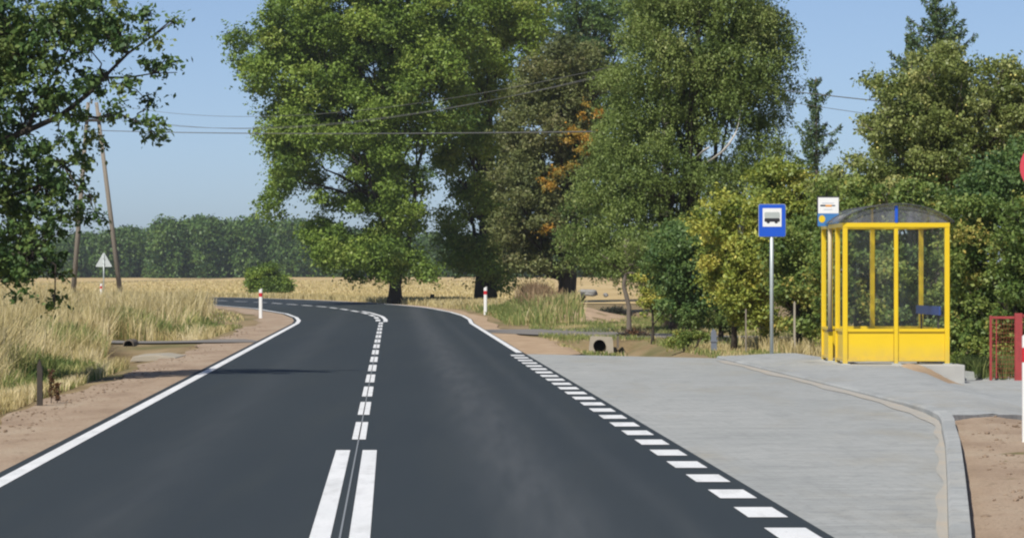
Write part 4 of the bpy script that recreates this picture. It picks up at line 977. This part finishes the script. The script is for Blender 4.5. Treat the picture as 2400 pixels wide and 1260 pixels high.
def wall(ax, a, b, c):                      # one bay: sill, lower panel, bottom rail, pane
    g = .04
    def bxx(p0, p1, q0, q1, r0, r1, nm, m, bev=.003):
        bm = bmesh.new()
        if ax == 'x': bx(bm, p0, p1, c + q0, c + q1, r0, r1)
        else: bx(bm, c + q0, c + q1, p0, p1, r0, r1)
        return bmobj(nm, bm, M[m], sh, bevel=bev)
    bxx(a + g, b - g, -.035, .03, SILL - .045, SILL, 'sill', 'yellow')
    bxx(a + g, b - g, -.008, .008, .09, SILL - .046, 'lower_panel', 'yellow', 0)
    bxx(a + g, b - g, -.028, .028, .045, .089, 'rail', 'yellow')
    bxx(a + g, b - g, -.003, .003, SILL + .001, HB - .072, 'pane', 'glass', 0)
wall('x', 0, LW / 2, 0); wall('x', LW / 2, LW, 0)
wall('x', 0, LW / 2, LL); wall('x', LW / 2, LW, LL)
wall('y', 0, ym, 0); wall('y', yo_, LL, 0)
wall('y', 0, LL / 2, LW); wall('y', LL / 2, LL, LW)
# roof
RA = 0.285
def arc(n=18, e=.10, rise=RA, base=0.012):
    return [(-e + (LW + 2 * e) * k / n, HB + base + rise * (1 - (2 * k / n - 1) ** 2) ** 0.8) for k in range(n + 1)]
A = arc()
bm = bmesh.new(); prev = None
for y in np.linspace(-.10, LL + .10, 7):
    ring = [bm.verts.new((x, y, z)) for x, z in A] 
    if prev:
        for k in range(len(A) - 1): bm.faces.new((prev[k], prev[k + 1], ring[k + 1], ring[k]))
    prev = ring
o = bmobj('roof', bm, M['roofglass'], sh, smooth=True); sm = o.modifiers.new('solid', 'SOLIDIFY'); sm.thickness = .008
for y in (-.02, LL + .02):
    bm = bmesh.new(); Ai = arc(18, .02, RA - .03, .004)
    vb = [bm.verts.new((x, y, z)) for x, z in Ai]; bm.faces.new(vb); bmobj('gable', bm, M['roofglass'], sh)
M['darkrim'] = simple('dark_roof_rib', (0.07, 0.07, 0.075), .5)
for y in (-.10, LL / 2, LL + .10):
    bm = bmesh.new(); tube(bm, [(x, y, z + .004) for x, z in A], .007, 6); bmobj('roof_rib', bm, M['darkrim'], sh)
bm = bmesh.new(); bx(bm, LW / 2 - .022, LW / 2 + .022, -.05, -.024, HB + .003, HB + RA - .02); o = bmobj('gable_bar', bm, M['blue'], sh); o['label'] = 'short blue upright in the front gable'
bm = bmesh.new(); bx(bm, LW / 2 - .018, LW / 2 + .018, LL + .024, LL + .05, HB + .003, HB + RA - .02); bmobj('gable_bar', bm, M['yellow'], sh)
# bench on the back side
bm = bmesh.new(); bx(bm, LW - .46, LW - .12, .25, LL - .25, .43, .465); be = bmobj('bench', bm, M['bench'], sh, bevel=.006)
bm = bmesh.new(); bx(bm, LW - .11, LW - .075, .12, LL - .2, .76, .90); bmobj('backrest', bm, M['bench'], be, bevel=.006)
for y in (.5, LL - .5):
    bm = bmesh.new(); bx(bm, LW - .40, LW - .36, y, y + .04, 0, .429); bmobj('bench_leg', bm, M['wood_dark'], be); bm = bmesh.new(); bx(bm, LW - .074, LW - .05, y, y + .04, .3, .89); bmobj('bracket', bm, M['wood_dark'], be)
# feet
for x, y in ((0, 0), (0, ym), (0, yo_), (0, LL), (LW / 2, 0), (LW, 0)):
    bm = bmesh.new(); bx(bm, x - .07, x + .07, y - .07, y + .07, .001 if x < LW else .001, .012); bmobj('foot_plate', bm, M['zinc'], sh)
# concrete floor slab of the shelter, on the sloping ground
sl = thing('concrete_slab', (xs0, Y0, 0), 'pale concrete base slab under the shelter with a white vertical corner edge', 'slab', None, RANG)
bm = bmesh.new(); bx(bm, -.12, LW + .20, -.55, LL + .3, -.35, z0 + .001); bmobj('slab', bm, M['concrete_side'], sl, bevel=.012)
# sandy wedge in front of the slab
bm = bmesh.new()
c = [P(2122, 862, 58.9), P(2225, 897, 57.2), P(2190, 866, 59.3), P(2140, 880, 57.4)]
Xs = np.linspace(6.0, 6.9, 14); Ysn = np.linspace(57.2, 59.42, 12)
V = []; Fq = []
for y in Ysn:
    for x in Xs:
        tx = (x - 6.0) / .9; ty = (y - 57.2) / 2.22
        hgt = 0.10 * max(0, ty - .15) * math.sin(math.pi * min(1, max(0, tx))) + .006 * math.sin(x * 40) * math.sin(y * 9) - (.03 if min(tx, 1 - tx, ty) < .03 else 0)
        V.append((x, y, float(platz(x, y)) + .004 + hgt))
nx = len(Xs)
for i in range(len(Ysn) - 1):
    for k in range(nx - 1):
        j = i * nx + k; Fq.append((j, j + 1, j + nx + 1, j + nx))
me = bpy.data.meshes.new('sand_heap'); me.from_pydata(V, [], Fq); tag(link('sand_heap', me, M['sand'], smooth=True), kind='structure')

# route board on a beige pole fixed to the shelter's road side
Yb = 61.95; sb = Yb / F; pb = P(1945, 772, Yb)
root = thing('route_sign', (pb.x, Yb, pb.z), 'white and pale blue route board with yellow disc on a beige pole beside shelter', 'sign')
xx = lambda px: (px - 1945) * sb; zz = lambda py: (772 - py) * sb
bm = bmesh.new(); tube(bm, [(-.0, 0, 0), (0, 0, zz(470))], .032, 12); bmobj('pole', bm, M['beige'], root, smooth=True)
bm = bmesh.new(); bx(bm, -.045, .045, -.045, .045, -.03, .0); bmobj('bracket', bm, M['wood_dark'], root)
bm = bmesh.new(); bx(bm, xx(1914), xx(1966), -.042, -.034, zz(530), zz(460)); pl = bmobj('board', bm, M['black'], root, bevel=.003)
bm = bmesh.new(); bx(bm, xx(1917), xx(1965), -.046, -.0422, zz(500), zz(463)); bmobj('white_field', bm, M['white'], pl)
bm = bmesh.new(); bx(bm, xx(1916), xx(1965.5), -.046, -.0422, zz(530), zz(500.3)); bmobj('blue_field', bm, M['blue_pale'], pl)
bm = bmesh.new(); prism(bm, [(xx(1926) + 7.5 * sb * math.cos(a), zz(513) + 8.5 * sb * math.sin(a)) for a in [2 * math.pi * k / 20 for k in range(20)]], -.049, -.0462); bmobj('yellow_disc', bm, M['yellow'], pl)
bm = bmesh.new(); bx(bm, xx(1922), xx(1934), -.049, -.0462, zz(483.4), zz(480)); bx(bm, xx(1949), xx(1957), -.049, -.0462, zz(483), zz(480.6)); bmobj('dark_stripe', bm, M['black'], pl)
bm = bmesh.new(); bx(bm, xx(1934.2), xx(1948.8), -.049, -.0462, zz(484.4), zz(480)); bmobj('orange_stripe', bm, M['orange'], pl)
bm = bmesh.new(); bx(bm, xx(1926), xx(1954), -.049, -.0462, zz(477.5), zz(474)); bx(bm, xx(1930), xx(1950), -.049, -.0462, zz(492), zz(489)); bmobj('pale_lettering', bm, simple('pale_print', (.62, .64, .66)), pl)

# ------------------------------------------------------------------ red gate
Yg = 61; zg = -.2
pg = P(2322, 890, Yg); root = thing('garden_gate', (pg.x, Yg, zg), 'old red painted steel gate frame half hidden at the right edge', 'gate')
Hh = 150 * Yg / F
def gb(x0, x1, z0_, z1, nm, d=.02):
    bm = bmesh.new(); bx(bm, x0, x1, -d, d, z0_, z1); return bmobj(nm, bm, M['rust'], root, bevel=.004)
gb(-.02, .02, 0, Hh + .01, 'frame_upright'); gb(.021, .38, Hh - .04, Hh, 'frame_bar'); gb(.38, .50, -.02, Hh + .05, 'gate_post', .05)
gb(.50, .56, Hh - .02, Hh + .03, 'hinge'); gb(.56, 1.6, Hh - .04, Hh, 'frame_bar'); gb(.56, 1.6, .1, .14, 'frame_bar')
gb(.08, .10, .03, Hh - .041, 'bar', .008)
for k in range(7):
    gb(.7 + k * .13, .715 + k * .13, .141, Hh - .041, 'bar', .008)
# mesh of the gate leaf: thin wires
bm = bmesh.new()
for k in range(9): tube(bm, [(.04 + k * .042, 0, .03), (.04 + k * .042, 0, Hh - .04)], .0018, 4)
for k in range(14): tube(bm, [(.02, 0, .05 + k * .07), (.38, 0, .05 + k * .07)], .0018, 4)
bmobj('wire_mesh', bm, M['rust'], root)

# ------------------------------------------------------------------ culvert under the side road
Yc = 87; pc = P(1405, 810, Yc); root = thing('culvert', (pc.x, Yc, gz(pc.x, 86.0) - .1), 'concrete culvert headwall with a round dark pipe mouth behind the bus bay', 'culvert')
zo = lambda py: P(0, py, Yc).z - root.location.z; xo_ = lambda px: (px - 1405) * Yc / F
r = 14.5 * Yc / F; zc = zo(810)
bm = bmesh.new()
out = [(xo_(1376), -.1), (xo_(1440), -.1), (xo_(1436), zo(789)), (xo_(1384), zo(787))]
N = 40
def on_rect(a):
    dx, dz = math.cos(a), math.sin(a); best = 1e9
    pts = out
    for i in range(4):
        (x1, z1), (x2, z2) = pts[i], pts[(i + 1) % 4]
        ex, ez = x2 - x1, z2 - z1; den = dx * ez - dz * ex
        if abs(den) < 1e-9: continue
        t = (x1 * ez - (z1 - zc) * ex) / den; s_ = (x1 * dz - (z1 - zc) * dx) / den
        if t > 0 and -1e-6 <= s_ <= 1 + 1e-6: best = min(best, t)
    return dx * best, zc + dz * best
for k in range(N):
    a, b = 2 * math.pi * k / N, 2 * math.pi * (k + 1) / N
    i0 = (r * math.cos(a), zc + r * math.sin(a)); i1 = (r * math.cos(b), zc + r * math.sin(b)); o0 = on_rect(a); o1 = on_rect(b)
    v = [bm.verts.new((p[0], 0, p[1])) for p in (i0, i1, o1, o0)]; bm.faces.new(v)
    w = [bm.verts.new((p[0], .25, p[1])) for p in (o0, o1)]; bm.faces.new((v[3], v[2], w[1], w[0]))
bmobj('headwall', bm, M['concrete'], root)
bm = bmesh.new(); prev = None
for y in (-.03, 0.0, 2.2):
    ring = [bm.verts.new((r * math.cos(2 * math.pi * k / N), y, zc + r * math.sin(2 * math.pi * k / N))) for k in range(N)]
    if prev:
        for k in range(N): bm.faces.new((prev[k], prev[(k + 1) % N], ring[(k + 1) % N], ring[k]))
    prev = ring
bm.faces.new(prev); bmobj('pipe', bm, M['hollow'], root, smooth=True)
bm = bmesh.new(); bx(bm, xo_(1446), xo_(1450), -.25, .2, zo(815), zo(788)); o = bmobj('wing_wall', bm, M['bark_grey'], root)
# left culvert: slab and dark pipe mouth
Yc = 83.0; pc = P(303, 792, Yc); root = thing('culvert', (pc.x, Yc, P(0, 806, Yc).z - .13), 'small dark pipe mouth in the left ditch below the field access', 'culvert')
bm = bmesh.new(); prev = None
for y, rr_ in ((-.2, .10), (-.2, .085), (.9, .085)):
    ring = [bm.verts.new((rr_ * math.cos(2 * math.pi * k / 24), y, .11 + rr_ * math.sin(2 * math.pi * k / 24))) for k in range(24)]
    if prev:
        for k in range(24): bm.faces.new((prev[k], prev[(k + 1) % 24], ring[(k + 1) % 24], ring[k]))
    prev = ring
bm.faces.new(prev); bmobj('pipe', bm, M['hollow'], root, smooth=True)
bm = bmesh.new(); ring = []
for k in range(24):
    a, b = 2 * math.pi * k / 24, 2 * math.pi * (k + 1) / 24
    v = [bm.verts.new((q * math.cos(t), y, .11 + q * math.sin(t))) for q, t, y in ((.10, a, -.21), (.10, b, -.21), (.12, b, -.2), (.12, a, -.2))]; bm.faces.new(v)
    v = [bm.verts.new((.12 * math.cos(t), y, .11 + .12 * math.sin(t))) for t, y in ((a, -.2), (b, -.2), (b, .9), (a, .9))]; bm.faces.new(v)
bmobj('pipe_wall', bm, M['bark_grey'], root)
pc = P(372, 832, 70.3); root = thing('concrete_block', (pc.x, 70.3, gz(pc.x, 70.3)), 'flat pale concrete slab lying on the sandy left verge near the ditch', 'slab')
bm = bmesh.new(); prism(bm, [(-.42, -.02), (.44, -.02), (.40, .055), (.1, .10), (-.36, .075)], -1.1, 1.1); bmobj('slab', bm, M['concrete'], root, bevel=.01)

# ------------------------------------------------------------------ stones and heap under the trees
def rock(name, loc, sx, sy, sz, mat, label, cat, group=None, seed=0):
    bm = bmesh.new(); bmesh.ops.create_icosphere(bm, subdivisions=3, radius=1)
    rnd = random.Random(seed); ph = [rnd.uniform(0, 6) for _ in range(6)]
    for v in bm.verts:
        c = v.co; f = 1 + .16 * math.sin(c.x * 3 + ph[0]) * math.sin(c.y * 3.3 + ph[1]) + .12 * math.sin(c.z * 4 + ph[2] + c.x * 2) + .05 * math.sin(c.x * 9 + ph[3]) * math.sin(c.z * 8 + ph[4])
        v.co = Vector((c.x * sx * f, c.y * sy * f, c.z * sz * f))
    o = bmobj(name, bm, mat, None); o.location = loc; o.rotation_euler[2] = ph[5]
    o.data.polygons.foreach_set('use_smooth', [True] * len(o.data.polygons)); return tag(o, label, cat, group)
Yh = 128
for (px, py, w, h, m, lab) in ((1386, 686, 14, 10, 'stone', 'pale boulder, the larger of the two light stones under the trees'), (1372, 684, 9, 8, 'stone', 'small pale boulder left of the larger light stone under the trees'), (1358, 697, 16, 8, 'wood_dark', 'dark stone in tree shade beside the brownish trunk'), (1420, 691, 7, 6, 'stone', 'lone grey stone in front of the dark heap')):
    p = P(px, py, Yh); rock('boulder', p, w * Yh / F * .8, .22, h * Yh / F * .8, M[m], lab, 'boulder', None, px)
def heap(name, px, py, Y, w, h, label, cat, mat):
    p = P(px, py, Y); z = gz(p.x, Y); root = thing(name, (p.x, Y, z - .03), label, cat)
    B = [(p.x + random.uniform(-w, w) * .8, Y + random.uniform(-.4, .4), 0, random.uniform(.10, .2)) for _ in range(26)]
    B = np.array([(x, y, z + .03 + h * (1 - ((x - p.x) / w) ** 2) * random.uniform(.1, .8), r) for x, y, _, r in B])
    bm = bmesh.new(); lo = Vector(root.location)
    for b in B:
        for _ in range(3):
            d = Vector(unit(1)[0]) * .35; d.z *= .35; c = Vector(b[:3]); tube(bm, [c - d - lo, c - lo, c + d - lo], [.012, .012, .005], 5)
    bmobj('sticks', bm, M['wood_dark'], root); crown_mesh('dead_leaves', B, mat, root, .06, 1.2, shell=.2)
heap('brush_heap', 1440, 700, 130, .62, .36, 'low dark heap of brushwood in the shade under the trees', 'brush heap', leafmat('dead_leaves', [(0, (.02, .03, .02)), (1, (.06, .07, .045))], trans=0))
heap('brush_pile', 1487, 735, 92, .24, .10, 'small low dark pile of twigs behind the slender tree', 'brush pile', M['dock'])
# stump
p = P(1013, 711, 178); root = thing('tree_stump', (p.x, 178, gz(p.x, 178)), 'short dark stump at the field edge right of the big trunk', 'stump')
bm = bmesh.new(); tube(bm, [(0, 0, 0), (0, 0, .2), (.01, 0, .42)], [.12, .095, .10], 12); bmobj('stump', bm, M['wood_dark'], root)
# fence posts in the hedge
for px, py0, py1, w, m, lab in ((1862, 800, 705, .02, 'concrete', 'pale concrete fence post in front of the green shrub right of the blue sign'), (1748, 775, 722, .014, 'wood_grey', 'thin grey fence post under the yellow-green shrub')):
    Yp = 71.5; p = P(px, py0, Yp); root = thing('fence_post', (p.x, Yp, gz(p.x, Yp) - .05), lab, 'fence post')
    bm = bmesh.new(); zt = P(0, py1, Yp).z - root.location.z
    prism(bm, [(-w, 0), (w, 0), (w * .85, zt - .03), (0, zt), (-w * .85, zt - .03)], -w, w); bmobj('post', bm, M[m], root)
p = P(1673, 785, 74.5); root = thing('old_board', (p.x, 74.5, gz(p.x, 74.5) - .05), 'weathered blue-grey upright board between the dark bush and the yellow-green shrub', 'board')
bm = bmesh.new(); prism(bm, [(-.06, 0), (.07, 0), (.05, .35), (.045, .46), (-.01, .52), (-.055, .45)], -.02, .02); bmobj('board', bm, M['bluegrey'], root)
bm = bmesh.new(); bx(bm, -.07, .07, -.035, -.021, .26, .30); bmobj('batten', bm, M['bluegrey'], root)
# dark stake and dock plants on the left bank
p = P(93, 945, 44.5); root = thing('dark_stake', (p.x, 44.5, gz(p.x, 44.5) - .05), 'dark tarred stake standing in tall grass at the left verge', 'stake')
bm = bmesh.new(); prism(bm, [(-.03, 0), (.035, 0), (.032, .50), (.0, .62), (-.028, .54)], -.03, .03); bmobj('stake', bm, M['wood_dark'], root)
for px, py, h, lab in ((120, 930, .42, 'rusty brown dried weed right beside the dark stake'), (134, 928, .26, 'low rusty brown dried weed at the edge of the sandy verge')):
    p = P(px, py, 45.3); root = thing('dried_weed', (p.x, 45.3, gz(p.x, 45.3)), lab, 'weed')
    bm = bmesh.new(); tube(bm, [(0, 0, 0), (.01, 0, h)], [.006, .003], 5); bmobj('stem', bm, M['wood_dark'], root)
    C = np.stack([RNG.normal(0, .018, 260), RNG.normal(0, .018, 260), np.linspace(h * .2, h, 260)], 1); v, t = leaf_quads(C, .03, RNG.random(260)); quads('seed_head', v, 260, M['dock'], root, t)

# ------------------------------------------------------------------ poles and wires
Yp = 205; top = P(216, 245, Yp)
root = thing('utility_pole', (top.x, Yp, 0), 'weathered A-frame utility pole in the field behind the oak branches', 'utility pole')
for (xa, xb) in ((286, 226), (169, 207)):
    a = P(xa, 705, Yp) - Vector(root.location); b = P(xb, 240, Yp) - Vector(root.location); a.z = -.3
    bm = bmesh.new(); tube(bm, [a, a.lerp(b, .5), b], [.145, .125, .10], 10); bmobj('leg', bm, M['wood_grey'], root, smooth=True)
bm = bmesh.new(); a = P(184, 282, Yp) - Vector(root.location); b = P(246, 282, Yp) - Vector(root.location); bx(bm, a.x, b.x, -.22, -.12, a.z - .09, a.z + .07); bmobj('crossbar', bm, M['wood_dark'], root)
for px, py in ((196, 268), (236, 268), (216, 236)):
    bm = bmesh.new(); q = P(px, py, Yp) - Vector(root.location); tube(bm, [q + Vector((0, -.17, -.2)), q + Vector((0, -.17, 0)), q + Vector((0, -.17, .08))], [.02, .05, .035], 8); bmobj('insulator', bm, M['cap'], root)
Yq = 103; q0 = P(1560, 120, Yq)
root2 = thing('utility_pole', (q0.x, Yq, gz(q0.x, Yq)), 'wooden wire pole hidden inside the birch crown', 'utility pole')
bm = bmesh.new(); tube(bm, [(0, 0, -.3), (0, 0, q0.z + .1)], [.13, .09], 10); bmobj('leg', bm, M['wood_grey'], root2, smooth=True)
def wire(a, b, sag, label, r=.012, n=28):
    pts = []
    for i in range(n + 1):
        t = i / n; p = a.lerp(b, t); p.z -= sag * 4 * t * (1 - t); pts.append(p)
    o0 = pts[0].copy(); bm = bmesh.new(); tube(bm, [p - o0 for p in pts], r, 5)
    o = bmobj('overhead_wire', bm, M['wire'], None, smooth=True); o.location = o0
    tag(o, label, 'wire', 'overhead wires')
wire(P(236, 306, Yp), P(1560, 306, Yq), 0.12, 'thick dark cable running level across the sky gap below the thinner wires', .020)
wire(P(196, 262, Yp), P(1560, 143, Yq), 1.3, 'thin pale wire crossing the huge tree, lowest of the close bundle', .009)
wire(P(236, 262, Yp), P(1560, 137, Yq), 1.35, 'thin pale wire crossing the huge tree, middle one of the close bundle', .009)
wire(P(216, 234, Yp), P(1556, 128, Yq), 1.25, 'thin pale wire crossing the huge tree, highest of the close bundle', .009)
wire(P(1564, 175, Yq), P(2560, 280, 84), 0.1, 'dark wire in the sky gap between the birch and the fruit tree', .013)
wire(P(1564, 192, Yq), P(2560, 330, 84), 0.1, 'faint lower wire in the gap behind the small spruce', .007)

# ------------------------------------------------------------------ haze
bm = bmesh.new(); bx(bm, -3600, 3600, -1000, 5300, -2.5, 34)
hz = bmobj('haze', bm, None); hm = bpy.data.materials.new('haze'); hm.use_nodes = True; t = hm.node_tree; t.nodes.clear()
out_ = t.nodes.new('ShaderNodeOutputMaterial'); vol = t.nodes.new('ShaderNodeVolumePrincipled'); vol.inputs['Color'].default_value = (0.86, 0.92, 1.0, 1)
vol.inputs['Density'].default_value = 0.00019; vol.inputs['Anisotropy'].default_value = 0.2
t.links.new(vol.outputs[0], out_.inputs['Volume']); hz.data.materials.append(hm); tag(hz, kind='stuff')
